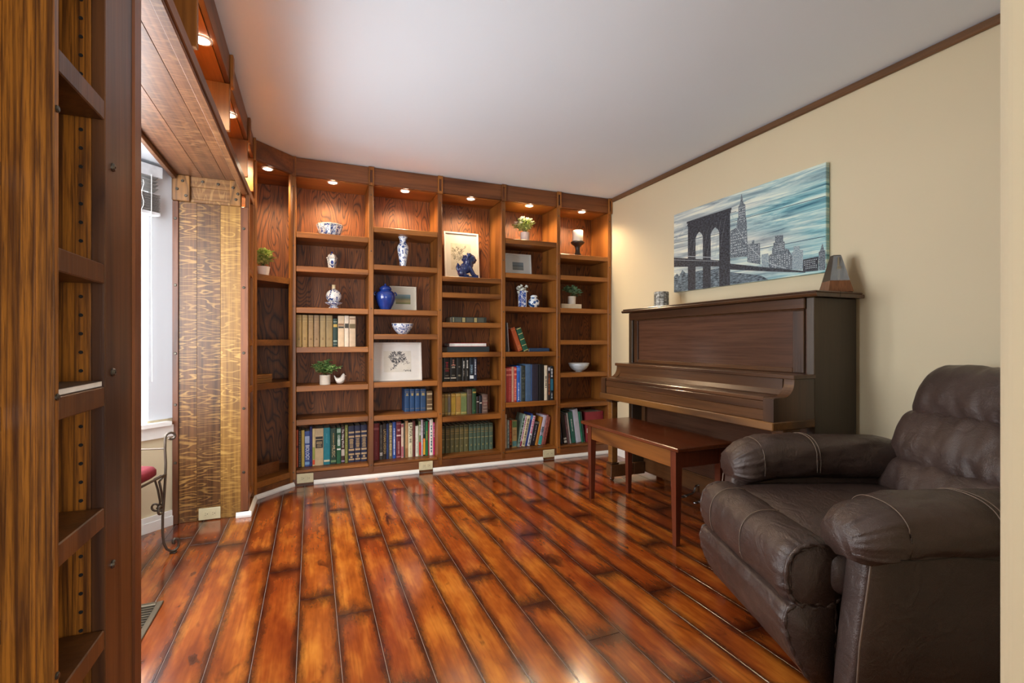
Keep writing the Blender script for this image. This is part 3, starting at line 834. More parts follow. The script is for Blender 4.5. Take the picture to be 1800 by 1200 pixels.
# second bay, shelf above: blue set
blue = [('band', 0.86, 0.87, GOLD), ('dash', 0.70, 0.82, '#c9b26a', 0.6, 4), ('band', 0.12, 0.13, GOLD)]
row([(0.716, 0.040, 0.190, '#1f456f', 'first from left of four bright blue volumes', blue, 0, 'bright blue volumes in the second bay'),
     (0.760, 0.038, 0.188, '#234a76', 'second from left of four bright blue volumes', blue, 0, 'bright blue volumes in the second bay'),
     (0.803, 0.040, 0.187, '#234a76', 'third from left of four bright blue volumes', blue, 0, 'bright blue volumes in the second bay'),
     (0.847, 0.046, 0.186, '#284a70', 'rightmost of four bright blue volumes', blue, 0, 'bright blue volumes in the second bay'),
     (0.900, 0.050, 0.165, '#6a5236', 'thick brown and gilt book right of the four blue volumes', [('band', 0.80, 0.90, '#c3ad86'), ('band', 0.55, 0.60, '#a88d60'), ('band', 0.28, 0.33, '#c3ad86'), ('band', 0.06, 0.14, '#c3ad86')])],
    4.062, 0.484, fc(1)[0], fc(1)[1], depth=0.15)

# first bay: tan set
tan = ['#a8894e', '#a88a52', '#a5875a', '#a08460', '#a58f62', '#9c8658']
gl = [('band', 0.80, 0.81, '#c9ad6c'), ('band', 0.88, 0.89, '#c9ad6c'), ('dash', 0.22, 0.30, '#7d6236', 0.4, 2)]
xs = [(-0.108, 0.038), (-0.066, 0.037), (-0.024, 0.036), (0.016, 0.038), (0.059, 0.040), (0.103, 0.046)]
items = [(x, w, 0.243, tan[i], '%s from left of six faded tan volumes on the first bay shelf' % ORD[i], gl) for i, (x, w) in enumerate(xs)]
items += [(0.153, 0.033, 0.219, '#1c3a33', 'dark green book with a gold diamond between tan and cream sets', [('band', 0.88, 0.895, '#cfd3c0'), ('band', 0.70, 0.80, '#c9a94a'), ('band', 0.18, 0.23, '#9fb0a0'), ('band', 0.09, 0.10, '#cfd3c0')]),
          (0.189, 0.046, 0.242, '#dcc3a0', 'cream book with brown label right of the dark green one', [('band', 0.68, 0.75, '#8a6446'), ('band', 0.60, 0.66, '#2f2a20')]),
          (0.237, 0.032, 0.243, '#e2d3bd', 'narrow pale book with one dark label', [('band', 0.60, 0.75, '#3a352a')]),
          (0.272, 0.048, 0.240, '#cdb597', 'wide beige book with olive label at the right end of its shelf', [('band', 0.60, 0.75, '#6f5f3e'), ('band', 0.9, 0.93, '#8a6446')])]
row(items, 3.995, 1.028, fc(0)[0], fc(0)[1], 'volumes on the middle shelf of the first bay')

# third bay, black set
K = '#17140f'
row([(1.019, 0.016, 0.196, '#24351f', 'thin dark green book left of the black volumes in the third bay', []),
     (1.037, 0.055, 0.200, K, 'black book with a red figure on the spine', [('dash', 0.55, 0.84, '#a82630', 0.45, 4), ('dash', 0.41, 0.50, '#a82630', 0.7, 2), ('band', 0.52, 0.535, '#b9a050'), ('dash', 0.22, 0.27, '#8f8878', 0.6, 2), ('band', 0.11, 0.15, '#d8d0bc')]),
     (1.094, 0.055, 0.200, K, 'black book with a pink bell-shaped figure on the spine', [('dash', 0.66, 0.72, '#c98a74', 0.75, 1), ('dash', 0.70, 0.95, '#c98a74', 0.28, 3), ('dash', 0.56, 0.63, '#cfc7b6', 0.6, 2), ('dash', 0.22, 0.27, '#8f8878', 0.6, 2), ('band', 0.11, 0.15, '#e4dcc6')]),
     (1.151, 0.047, 0.200, K, 'black book with small plain title, fourth in its row', [('dash', 0.58, 0.64, '#8a8272', 0.5, 2), ('dash', 0.20, 0.28, '#9a8f74', 0.6, 2)]),
     (1.200, 0.028, 0.197, K, 'narrow black book with white script, left of its twin', [('dash', 0.55, 0.88, '#d8d4ca', 0.4, 8), ('dash', 0.2, 0.45, '#9a948a', 0.25, 7)]),
     (1.230, 0.034, 0.197, K, 'narrow black book with white script, right of its twin', [('dash', 0.55, 0.90, '#d8d4ca', 0.4, 8), ('dash', 0.2, 0.45, '#9a948a', 0.25, 7)]),
     (1.266, 0.038, 0.198, '#14202e', 'blue-black book with a white patch low on the spine', [('dash', 0.3, 0.7, '#7f97a6', 0.6, 8), ('band', 0.08, 0.22, '#dfe5e8')]),
     (1.305, 0.030, 0.198, '#222a40', 'navy book with white lettering at the right of the black row', [('dash', 0.25, 0.93, '#dfe2e6', 0.4, 14)])],
    4.02, 0.731, fc(2)[0], fc(2)[1], 'black-spined books in the third bay')

# third bay: gold patterned set
gp = ['#8d6b2e', '#94752f', '#7d6a48', '#a07a28', '#9c7d3a', '#7f7f46']
g2 = ['#a5853c', '#8f8348', '#6a6258', '#ab8a2e', '#a87c3a', '#6d7c4a']
xs = [(1.020, 0.025), (1.046, 0.025), (1.072, 0.025), (1.100, 0.040), (1.142, 0.045), (1.188, 0.053)]
items = [(x, w, 0.183, gp[i], '%s from left of six golden patterned volumes in the third bay' % ORD[i],
          [('band', 0.91, 0.93, '#d9bb70'), ('band', 0.08, 0.10, '#d9bb70'), ('band', 0.14, 0.82, g2[i])]) for i, (x, w) in enumerate(xs)]
items += [(1.245, 0.042, 0.215, '#57483c', 'grey-brown tall book right of the golden volumes', [('band', 0.77, 0.78, '#9a8a70')]),
          (1.291, 0.034, 0.219, '#264a2c', 'moss green tall book in the third bay', [('band', 0.82, 0.88, '#b9a050'), ('dash', 0.1, 0.16, '#6d7c48', 0.5, 2)]),
          (1.329, 0.024, 0.149, '#2a1d18', 'short black-brown book with a pale band', [('band', 0.66, 0.71, '#cfc8ba')]),
          (1.355, 0.024, 0.153, '#1c222c', 'short blue-black book with a pale band', [('band', 0.56, 0.62, '#cfc8ba')]),
          (1.381, 0.052, 0.163, '#6b5248', 'short thick book with a maroon label, right end of the row', [('band', 0.42, 0.62, '#6b2a2c'), ('dash', 0.1, 0.9, '#8d7668', 0.8, 5)])]
row(items, 4.015, 0.441, fc(2)[0], fc(2)[1], 'books on the second lowest shelf of the third bay')

# third bay, bottom: twelve green volumes
xs = [(1.028, .028), (1.063, .038), (1.105, .036), (1.145, .039), (1.188, .037), (1.229, .040), (1.274, .037), (1.315, .029), (1.347, .033), (1.384, .033), (1.421, .034), (1.460, .035)]
gg = [('band', 0.93, 0.97, '#20281c'), ('band', 0.775, 0.787, GOLD), ('band', 0.83, 0.84, GOLD), ('band', 0.70, 0.71, GOLD), ('band', 0.50, 0.515, '#c2a968'), ('dash', 0.20, 0.27, '#a99a62', 0.35, 2)]
items = [(x, w, 0.231, '#5e5a36' if i < 6 else '#4d604e', '%s from left of twelve matching dark green gilt volumes, bottom shelf' % ORD[i], gg) for i, (x, w) in enumerate(xs)]
row(items, 4.055, BOT, fc(2)[0], fc(2)[1], 'matching dark green volumes in the third bay')

# fourth bay, tall row
row([(1.568, 0.020, 0.299, '#c9b59a', 'cream book at the left end of the tall row in the fourth bay', [('dash', 0.1, 0.9, '#b39d80', 0.4, 6)]),
     (1.590, 0.025, 0.306, '#b8403c', 'left one of three red books with pale squares', [('band', 0.90, 0.96, '#e08a78'), ('band', 0.76, 0.81, '#e08a78')]),
     (1.616, 0.028, 0.307, '#b5403c', 'middle one of three red books with pale squares', [('band', 0.90, 0.96, '#e08a78'), ('band', 0.76, 0.81, '#e08a78'), ('dash', 0.1, 0.7, '#c25a54', 0.6, 10)]),
     (1.645, 0.021, 0.312, '#c99a80', 'plain beige-pink book between red ones', []),
     (1.667, 0.025, 0.311, '#b53a38', 'right one of three red books with pale squares, beside the blue book', [('band', 0.90, 0.96, '#e08a78'), ('band', 0.76, 0.81, '#e08a78'), ('dash', 0.05, 0.66, '#e8a08c', 0.7, 16)]),
     (1.694, 0.033, 0.320, '#2b5fb5', 'vivid blue book with white lettering', [('dash', 0.04, 0.55, '#d6e0f0', 0.35, 12), ('band', 0.86, 0.95, '#5e8fd6')]),
     (1.729, 0.009, 0.319, '#6a86a8', 'very thin steel blue book right of the vivid blue one', []),
     (1.738, 0.038, 0.320, '#2b3330', 'charcoal ornate book left of the slate blue one', [('dash', 0.1, 0.95, '#454f48', 0.7, 7), ('band', 0.64, 0.66, '#8a8a60')]),
     (1.777, 0.056, 0.332, '#4a6788', 'wide slate blue plain book', []),
     (1.836, 0.008, 0.330, '#38598c', 'very thin blue book right of the slate blue one', []),
     (1.845, 0.062, 0.329, '#2a2736', 'wide dark violet book', []),
     (1.912, 0.054, 0.328, '#141213', 'wide plain black book', []),
     (1.969, 0.031, 0.318, '#ded3ba', 'cream book with black capital lettering near the right end', [('dash', 0.36, 0.72, '#1f1b17', 0.6, 7)]),
     (2.003, 0.025, 0.314, '#2a1d1a', 'black book with orange lettering', [('dash', 0.15, 0.78, '#c9703a', 0.45, 18), ('band', 0.86, 0.95, '#b8b6bc')]),
     (2.029, 0.030, 0.311, '#1a2a32', 'teal-black book with white title at the right end of the tall row', [('dash', 0.68, 0.94, '#e6e9ea', 0.5, 8), ('band', 0.28, 0.62, '#2f6f86'), ('dash', 0.05, 0.22, '#c9cfd2', 0.4, 6)])],
    3.975, 0.532, fc(3)[0], fc(3)[1], 'tall row of books in the fourth bay', depth=0.2)

# fourth bay, bottom: upright then leaning
lo, hi = fc(3)
a13 = R(12.5)
row([(1.603, 0.020, 0.305, '#c9ae8e', 'tall beige book at the left end, fourth bay bottom shelf', []),
     (1.630, 0.019, 0.250, '#a7bdb8', 'pale teal slim book beside the tall beige one', [('dash', 0.1, 0.9, '#6d8f92', 0.5, 6)]),
     (1.652, 0.021, 0.247, '#b5502a', 'rust orange slim book', [('dash', 0.1, 0.9, '#c9773f', 0.5, 5), ('band', 0.02, 0.2, '#1d1a18')]),
     (1.676, 0.048, 0.246, '#b79b64', 'book with a landscape-painted spine', [('band', 0.74, 0.97, '#5f7a4a'), ('band', 0.05, 0.24, '#5d8f90'), ('dash', 0.45, 0.66, '#8f6f48', 0.7, 4)]),
     (1.728, 0.020, 0.300, '#8fa79a', 'leaning book with a green and teal photographic cover', [('dash', 0.1, 0.9, '#3f5a48', 0.8, 8)], a13),
     (1.749, 0.018, 0.286, '#d9c9d4', 'leaning thin white and pink book', [('dash', 0.2, 0.95, '#a84a78', 0.6, 12), ('band', 0.02, 0.18, '#8a2048')], a13),
     (1.768, 0.036, 0.284, '#e6dab2', 'leaning cream book with large dark lettering', [('dash', 0.06, 0.92, '#4a4236', 0.6, 20)], a13),
     (1.805, 0.022, 0.300, '#263a7c', 'leaning navy blue book', [('band', 0.82, 0.96, '#4f86c4'), ('dash', 0.3, 0.5, '#3a4f92', 0.5, 4)], a13),
     (1.828, 0.029, 0.280, '#dfe2e8', 'leaning white book with magenta lettering', [('dash', 0.42, 0.97, '#d8246c', 0.8, 14), ('dash', 0.05, 0.36, '#2a2c34', 0.6, 6)], a13),
     (1.858, 0.050, 0.222, '#1c1922', 'leaning shorter black book', [('dash', 0.2, 0.85, '#8f8a9a', 0.2, 9), ('band', 0.9, 0.98, '#6d675e')], a13),
     (1.909, 0.028, 0.264, '#b57a2c', 'leaning mustard yellow book', [], a13),
     (1.938, 0.036, 0.276, '#cdc6d8', 'leaning lilac and turquoise book', [('band', 0.02, 0.30, '#3fa6a0'), ('dash', 0.30, 0.62, '#2a4a58', 0.7, 7)], a13),
     (1.975, 0.022, 0.280, '#9a5a54', 'leaning dusty rose book', [('dash', 0.1, 0.9, '#c98f86', 0.2, 5)], a13),
     (1.998, 0.024, 0.262, '#7d3a2c', 'leaning reddish brown book against the right side', [('dash', 0.1, 0.95, '#a8604a', 0.3, 8)], a13)],
    4.035, BOT, lo, hi - 0.060, 'books on the bottom shelf of the fourth bay')

# fourth bay, middle shelf
row([(1.568, 0.012, 0.272, '#dcd2b6', 'thin cream folder standing at the left of the fourth bay middle shelf', []),
     (1.583, 0.020, 0.266, '#2d2a2a', 'dark charcoal book beside the thin cream folder', []),
     (1.624, 0.009, 0.258, '#b8b3b4', 'thin grey book leaning left in the fourth bay', [], R(-3.5))],
    4.0, 0.978, lo, hi, 'upright books on the middle shelf of the fourth bay')
book(1.722, 4.0, 0.978, 0.042, 0.222, '#b5542a', 'orange leather book leaning left in the fourth bay', [('band', 0.10, 0.115, '#d08a50'), ('band', 0.90, 0.915, '#d08a50'), ('dash', 0.14, 0.28, '#c97a48', 0.6, 3)], R(-21), group='leaning leather books')
book(1.773, 4.0, 0.978, 0.048, 0.218, '#1f5540', 'green leather book with gold bands leaning on the orange one', [('band', 0.01, 0.04, '#c9bb7c'), ('band', 0.24, 0.27, '#c9bb7c'), ('band', 0.49, 0.52, '#c9bb7c'), ('band', 0.73, 0.76, '#c9bb7c'), ('band', 0.96, 0.99, '#c9bb7c')], R(-20.5), group='leaning leather books')
book(1.826, 4.0, 0.978, 0.205, 0.030, '#28405f', 'blue book lying flat in the fourth bay', [], 0, 0.15, flat=True)
# third bay flat books
book(1.100, 4.0, 1.230, 0.315, 0.050, '#2f332c', 'dark green ornate book lying flat in the third bay', [('band', 0.03, 0.07, '#8f8a6c'), ('band', 0.10, 0.27, '#4f5348'), ('band', 0.30, 0.38, '#a89a68'), ('band', 0.42, 0.60, '#4f5348'), ('band', 0.64, 0.72, '#a89a68'), ('band', 0.75, 0.92, '#4f5348')], 0, 0.2, flat=True)
book(1.060, 3.99, 0.979, 0.376, 0.046, '#2c3436', 'large dark grey book lying flat under the red one', [], 0, 0.22, flat=True)
t = book(1.084, 4.012, 1.0262, 0.336, 0.030, '#b5232b', 'red book with white page edges lying on the dark grey book', [], 0, 0.18, flat=True)
for o in t.children:
    if o.name.startswith('cover'):
        b2 = MB().box(0, 0.336, 0.0, 0.18, 0, 0.0025).box(0, 0.336, 0.0, 0.18, 0.0275, 0.03).box(0, 0.336, 0.176, 0.18, 0.0025, 0.0275)
        me = b2.mesh('cover'); me.materials.append(o.data.materials[0]); o.data = me
    else:
        me = MB().box(0.003, 0.333, 0.003, 0.1755, 0.0027, 0.0273).mesh('page_block'); me.materials.append(plain('#ece8e0', 0.8)); o.data = me

# last bay, bottom
al = R(-8.0)
lo, hi = fc(4)
row([(2.152, 0.022, 0.292, '#1f2432', 'dark blue-black book at the left of the last bay bottom shelf', [('dash', 0.2, 0.9, '#3a3f55', 0.3, 6)], al),
     (2.184, 0.033, 0.286, '#1c1a18', 'black book with a white patch at its foot, last bay', [('band', 0.03, 0.11, '#e3e3dd'), ('band', 0.14, 0.2, '#c9d0c8')], al),
     (2.222, 0.020, 0.272, '#6d4f52', 'mauve-brown book leaning in the last bay', [('dash', 0.1, 0.9, '#8f7274', 0.2, 4)], al),
     (2.247, 0.016, 0.290, '#b8b6b4', 'thin light grey book left of the green folder', [], al),
     (2.270, 0.041, 0.298, '#1f5f52', 'dark teal-green folder with white spine lettering', [('dash', 0.38, 0.78, '#e3eae6', 0.22, 12)], al),
     (2.316, 0.056, 0.318, '#b3b7c6', 'pale grey-lilac box file leaning in the last bay', [], al),
     (2.378, 0.016, 0.295, '#1f7a5a', 'narrow bright green book right of the pale box file', [('dash', 0.05, 0.95, '#14523c', 0.3, 3)], al),
     (2.398, 0.014, 0.295, '#24443a', 'thin dark green book beside the red box', [], al)],
    3.995, BOT, lo, hi, 'leaning books in the last bay')
book(2.420, 4.0, BOT, 0.196, 0.285, '#8c2a34', 'large dark red box file behind the piano bench corner', [('band', 0.45, 0.455, '#c9a0a0'), ('band', 0.30, 0.45, '#d8d0c4')], 0, 0.2, cat='box file', name='box_file')
# flat books under plants / on the corner shelf / near shelf
book(2.150, 3.985, 1.378, 0.215, 0.044, '#cfc0a6', 'thick cream book lying flat under the trailing plant', [], 0, 0.17, flat=True)
# ================================================================== ORNAMENTS ON THE SHELVES
def china(name, blue='#2a4a8c', white='#e6e8ea', scale=60, lo=0.47, hi=0.53, kind='noise', rows=0):
    s = NT(name)
    c = s.coords((1, 1, 1), True)
    if kind == 'noise': f = s.noise(c, scale, 3, 0.6, 1.2)
    else: f = s.n('ShaderNodeTexVoronoi', {'Vector': c, 'Scale': scale}).outputs[0]
    return s.fin(s.ramp(f, [(lo, lin(white)), (hi, lin(blue))]), 0.15, 0, 0.4)
M['china_fine'] = china('blue_white_china_fine', scale=75, lo=0.48, hi=0.54)
M['china_flower'] = china('blue_white_china_floral', scale=42, lo=0.50, hi=0.56)
M['china_pale'] = china('blue_white_china_pale', '#4a6aa0', '#e9e6e0', 38, 0.56, 0.62)
M['china_dot'] = china('blue_white_china_dots', '#24407e', '#eef0f2', 30, 0.40, 0.46, 'vor')
M['china_dot'].node_tree.nodes['Color Ramp'].color_ramp.elements[0].color = lin('#24508a')
M['china_dot'].node_tree.nodes['Color Ramp'].color_ramp.elements[1].color = lin('#eaf0f2')
M['cobalt'] = plain('#1f3a86', 0.12, coat=0.6, var=0.06)
M['dog_glaze'] = plain('#22305a', 0.12, coat=0.6, var=0.2)

# fluted bowl on the top shelf of the first bay
def flute(n, amt): return lambda a, z: 1 + amt * math.cos(n * a)
def bowl(name, label, x, y, z, w, h, mat, fl=None, foot=0.35, inner='ceramic', open_=True):
    t = thing(name, label, 'bowl', (x, y, z + 0.0006))
    r = w / 2
    prof = [(r * foot, 0), (r * foot, h * 0.06), (r * (foot + 0.1), h * 0.10), (r * 0.72, h * 0.35), (r * 0.90, h * 0.68), (r, h), (r * 0.97, h), (r * 0.86, h * 0.68), (r * 0.66, h * 0.36), (r * 0.3, h * 0.16), (0.001, h * 0.15)]
    MB().lathe(prof[:6] + prof[6:], 48, fn=fl).build('bowl_body', mat, t, smooth=True, local=True)
    MB().tube([(r * 0.985 * (fl(a, h) if fl else 1) * math.cos(a), r * 0.985 * (fl(a, h) if fl else 1) * math.sin(a), h) for a in [2 * PI * i / 48 for i in range(48)]], 0.0022, 6, closed=True).build('rim', 'ceramic', t, smooth=True, local=True)
    return t
t = thing('fluted_bowl', 'fluted blue-and-white bowl on the top shelf of the first bay', 'bowl', (0.131, 4.02, 1.8876))
fl = flute(12, 0.03)
r, h = 0.0935, 0.085
MB().lathe([(r * 0.72, 0), (r * 0.78, h * 0.2), (r * 0.9, h * 0.6), (r, h), (r * 0.96, h), (r * 0.84, h * 0.55), (r * 0.7, h * 0.15), (0.001, h * 0.12)], 60, fn=fl).build('bowl_body', 'china_fine', t, smooth=True, local=True)
ribs = MB()
for i in range(12):
    a = 2 * PI * i / 12
    ribs.tube([(r * k * 1.032 * math.cos(a), r * k * 1.032 * math.sin(a), h * zz) for k, zz in ((0.78, 0.2), (0.9, 0.6), (1.0, 0.97))], 0.0028, 6)
ribs.build('ribs', 'ceramic', t, smooth=True, local=True)
MB().tube([(r * fl(a, 0) * math.cos(a), r * fl(a, 0) * math.sin(a), h) for a in [2 * PI * i / 60 for i in range(60)]], 0.003, 6, closed=True).build('rim', 'ceramic', t, smooth=True, local=True)

bowl('footed_bowl', 'deep blue-and-white bowl alone on the short shelf of the second bay', 0.693, 4.03, 1.129, 0.178, 0.086, 'china_fine', flute(14, 0.012), 0.42)
bowl('white_bowl', 'plain pale grey-blue bowl in the last bay', 2.372, 4.05, 0.781, 0.205, 0.080, plain('#c3ccd2', 0.2, coat=0.4), None, 0.32)

# six-sided lidded jar
t = thing('lidded_jar', 'small six-sided white jar with blue flower and lid', 'jar', (0.146, 4.03, 1.6336))
hexa = lambda a, z: 1.0 / max(math.cos(((a + PI / 6) % (PI / 3)) - PI / 6), 0.86)
MB().lathe([(0.024, 0), (0.026, 0.004), (0.036, 0.075), (0.037, 0.082), (0.030, 0.084)], 6).build('jar_body', 'china_pale', t, local=True)
l = MB().lathe([(0.042, 0.0845), (0.040, 0.092), (0.031, 0.096), (0.030, 0.106), (0.022, 0.116), (0.010, 0.122), (0.004, 0.124)], 6).build('lid', 'china_pale', t, local=True)
MB().ell((0, 0, 0.131), (0.007, 0.007, 0.008), 10, 8).build('lid_knob', 'cobalt', l, smooth=True, local=True)
fl_ = MB()
for a in (-0.9, -0.35, 0.35, 0.9):
    fl_.prism([(-0.002 + 0.018 * math.sin(a) * 0, 0.012), (0.014 * math.sin(a), 0.018 + 0.02 * abs(math.cos(a))), (0.020 * math.sin(a) , 0.030), (0.004, 0.012)], 1, -0.0327, -0.0315)
fl_.prism([(0.011 * math.cos(q), 0.050 + 0.015 * math.sin(q)) for q in [2 * PI * i / 12 for i in range(12)]], 1, -0.0347, -0.030)
fl_.build('flower_motif', 'cobalt', t, local=True)

# round bottle on a stand
t = thing('moon_bottle', 'round blue-and-white bottle with short neck on a dish stand', 'bottle', (0.159, 4.03, 1.3256))
sph = [(0.058 * math.cos(R(q)), 0.098 + 0.056 * math.sin(R(q))) for q in range(-62, 80, 12)]
MB().lathe([(0.020, 0.0445)] + sph + [(0.012, 0.1535), (0.012, 0.156)], 32).build('bottle_body', 'china_flower', t, smooth=True, local=True)
MB().lathe([(0.0125, 0.156), (0.014, 0.160), (0.013, 0.182), (0.016, 0.186), (0.009, 0.187)], 16).build('neck', plain('#d8c7a0', 0.4), t, smooth=True, local=True)
d_ = MB().lathe([(0.040, 0), (0.038, 0.010), (0.026, 0.018), (0.028, 0.024), (0.056, 0.036), (0.068, 0.048), (0.065, 0.0485), (0.045, 0.042), (0.001, 0.041)], 32)
d_.build('stand_dish', 'china_fine', t, smooth=True, local=True)

# ---- plants
def leaf_mat(name, a, b):
    s = NT(name)
    f = s.noise(s.coords((1, 1, 1), False), 60, 2)
    return s.fin(s.ramp(f, [(0.35, lin(a)), (0.62, lin(b))]), 0.45)
M['leaf'] = leaf_mat('green_leaf', '#3f7038', '#a9c982')
M['leaf_yellow'] = leaf_mat('yellow_green_leaf', '#6a9030', '#d8dc90')  # yellower, paler leaf colour
M['leaf_dark'] = leaf_mat('dark_leaf', '#3f6a48', '#9ab890')
M['stem'] = plain('#4a5a2a', 0.7)
M['soil'] = plain('#3a2a1e', 0.9)
def leaf(mb, p, d, up, L_, w):
    d = d.normalized(); sd = d.cross(up)
    if sd.length < 1e-4: sd = Vector((1, 0, 0))
    sd.normalize(); nn = sd.cross(d)
    pts = [p, p + d * L_ * 0.35 + sd * w + nn * w * 0.25, p + d * L_ * 0.75 + sd * w * 0.75 + nn * w * 0.1, p + d * L_ - nn * L_ * 0.12, p + d * L_ * 0.75 - sd * w * 0.75 + nn * w * 0.1, p + d * L_ * 0.35 - sd * w + nn * w * 0.25, p + d * L_ * 0.55 - nn * w * 0.2]
    mb.add(pts, [(0, 1, 6), (1, 2, 6), (2, 3, 6), (3, 4, 6), (4, 5, 6), (5, 0, 6)])
def plant(name, label, x, y, z, pw, ph, fw, fh, mat, seed, n=26, leafL=0.034, leafW=0.0085, pot=None, droop=0.0, flowers=False, sq=False, taper=0.94, cat='plant'):
    t = thing(name, label, cat, (x, y, z + 0.0006))
    r = pw / 2; rd = random.Random(seed)
    prof = [(r * taper, 0), (r * 0.98, ph * 0.9), (r, ph), (r * 0.9, ph), (r * 0.88, ph * 0.85), (0.001, ph * 0.84)]
    MB().lathe(prof, 28).build('pot', pot or 'matte_white', t, auto=35, local=True)
    MB().lathe([(r * 0.87, ph * 0.845), (r * 0.87, ph * 0.87), (0.001, ph * 0.9)], 20).build('soil', 'soil', t, local=True)
    lf = MB(); stm = MB(); fw_ = MB()
    for i in range(n):
        a = rd.uniform(0, 2 * PI); e = rd.uniform(0.05, 1.0)
        rr = fw / 2 * e * rd.uniform(0.75, 1.0)
        top = Vector((rr * math.cos(a), rr * math.sin(a) * 0.75, ph + (fh - ph) * (1 - 0.55 * e * e) * rd.uniform(0.65, 1.0) - droop * e * (0.3 if i % 3 else 1)))
        base = Vector((rd.uniform(-0.3, 0.3) * r, rd.uniform(-0.3, 0.3) * r, ph * 0.88))
        mid = (base + top) / 2 + Vector((0, 0, 0.012 + droop * 0.5))
        path = [base, (base + mid) / 2 + Vector((0, 0, 0.004)), mid, (mid + top) / 2 + Vector((0, 0, 0.003)), top]
        stm.tube(path, 0.0009, 4)
        for j in range(9):
            q = 0.3 + 0.7 * j / 8
            p = base.lerp(mid, q * 2) if q < 0.5 else mid.lerp(top, q * 2 - 1)
            out = Vector((math.cos(a + rd.uniform(-1.6, 1.6)), math.sin(a + rd.uniform(-1.6, 1.6)), rd.uniform(-0.2, 0.75)))
            leaf(lf, p, out, Vector((0, 0, 1)), leafL * rd.uniform(0.7, 1.15), leafW * rd.uniform(0.8, 1.2))
        if flowers:
            for k in range(5):
                b = 2 * PI * k / 5
                leaf(fw_, top + Vector((0, -0.01, 0.012)), Vector((math.cos(b), math.sin(b), 0.7)), Vector((0, 0, 1)), 0.026, 0.009)
    stm.build('stems', 'stem', t, local=True)
    lf.build('foliage', mat, t, local=True)
    if flowers: fw_.build('blossoms', plain('#f4f2e4', 0.6, var=0.02), t, local=True)
    return t
plant('potted_plant', 'leafy plant in a white pot beside the white bird, first bay', 0.095, 4.02, 0.737, 0.080, 0.073, 0.24, 0.185, 'leaf', 3, 22, 0.046, 0.0155, taper=0.98)
plant('flowering_plant', 'white-flowered plant in a pale pot under the fourth light', 1.796, 4.03, 1.975, 0.084, 0.086, 0.25, 0.215, 'leaf_yellow', 5, 24, 0.046, 0.010, flowers=True, pot=plain('#e4cfc4', 0.6))
plant('trailing_plant', 'dark trailing plant in a white pot standing on the cream book', 2.300, 4.06, 1.4222, 0.080, 0.078, 0.22, 0.185, 'leaf_dark', 9, 20, 0.044, 0.014, droop=0.05)
plant('corner_plant', 'yellow-green bushy plant in a white pot in the corner bookcase', -0.318, 3.856, 1.533, 0.086, 0.068, 0.17, 0.195, 'leaf_yellow', 12, 22, 0.046, 0.0145, taper=0.8)
plant('shelf_plant', 'plant mostly hidden in the tall bookcase at the left edge', -0.51, 1.045, 1.2155, 0.07, 0.06, 0.12, 0.16, 'leaf', 14, 12, 0.05, 0.006)

# white bird dish
t = thing('ceramic_bird', 'small white ceramic bird next to the potted plant', 'figurine', (0.202, 4.02, 0.7376))
mb = MB(); n = 24; secs = []
for sx, zb, zt, wy in ((-0.042, 0.062, 0.070, 0.004), (-0.038, 0.048, 0.068, 0.010), (-0.030, 0.022, 0.058, 0.018), (-0.020, 0.006, 0.050, 0.026), (-0.008, 0.001, 0.048, 0.031), (0.006, 0.000, 0.056, 0.033), (0.018, 0.002, 0.074, 0.031), (0.026, 0.008, 0.083, 0.028), (0.034, 0.018, 0.080, 0.022), (0.040, 0.030, 0.068, 0.013), (0.042, 0.044, 0.056, 0.004)):
    zc, hz = (zb + zt) / 2, (zt - zb) / 2
    secs.append([(sx, wy * math.cos(2 * PI * i / n) * (1.0 if math.sin(2 * PI * i / n) < 0 else 0.8), zc + hz * math.sin(2 * PI * i / n)) for i in range(n)])
mb.loft(secs).build('bird_body', plain('#e6dfd6', 0.3, coat=0.3, var=0.02), t, smooth=True, local=True)
MB().lathe([(0.004, 0), (0.0005, 0.010)], 8).xf(Matrix.Translation((0.041, 0, 0.064)) @ Matrix.Rotation(R(100), 4, 'Y')).build('beak', plain('#d9cfc2', 0.4), t, local=True)

# tall vase
t = thing('tall_vase', 'tall blue-and-white baluster vase in the second bay', 'vase', (0.696, 4.03, 1.6796))
MB().lathe([(0.026, 0), (0.027, 0.012), (0.030, 0.05), (0.040, 0.105), (0.046, 0.145), (0.046, 0.168), (0.038, 0.188), (0.027, 0.200), (0.026, 0.222), (0.033, 0.240), (0.039, 0.250), (0.034, 0.2505), (0.022, 0.222), (0.020, 0.19), (0.001, 0.18)], 32).build('vase_body', 'china_flower', t, smooth=True, local=True)
MB().tube([(0.037 * math.cos(2 * PI * i / 32), 0.037 * math.sin(2 * PI * i / 32), 0.250) for i in range(32)], 0.002, 6, closed=True).build('rim', 'china_pale', t, smooth=True, local=True)

# cobalt jar
t = thing('cobalt_jar', 'glossy cobalt blue lidded jar with two loop handles', 'jar', (0.552, 4.02, 1.3256))
MB().lathe([(0.042, 0), (0.043, 0.006), (0.062, 0.04), (0.080, 0.085), (0.083, 0.108), (0.075, 0.135), (0.056, 0.152), (0.046, 0.158), (0.046, 0.164)], 36).build('jar_body', 'cobalt', t, smooth=True, local=True)
l = MB().lathe([(0.050, 0.1645), (0.050, 0.170), (0.044, 0.182), (0.030, 0.194), (0.012, 0.200), (0.007, 0.202)], 32).build('lid', 'cobalt', t, smooth=True, local=True)
MB().ell((0, 0, 0.207), (0.009, 0.009, 0.008), 12, 8).build('lid_knob', 'cobalt', l, smooth=True, local=True)
for sx in (-1, 1):
    MB().tube([(sx * (0.073 + 0.016 * math.sin(PI * i / 8)), 0, 0.112 + 0.034 * i / 8) for i in range(9)], 0.0055, 8).build('handle', 'cobalt', t, smooth=True, local=True)

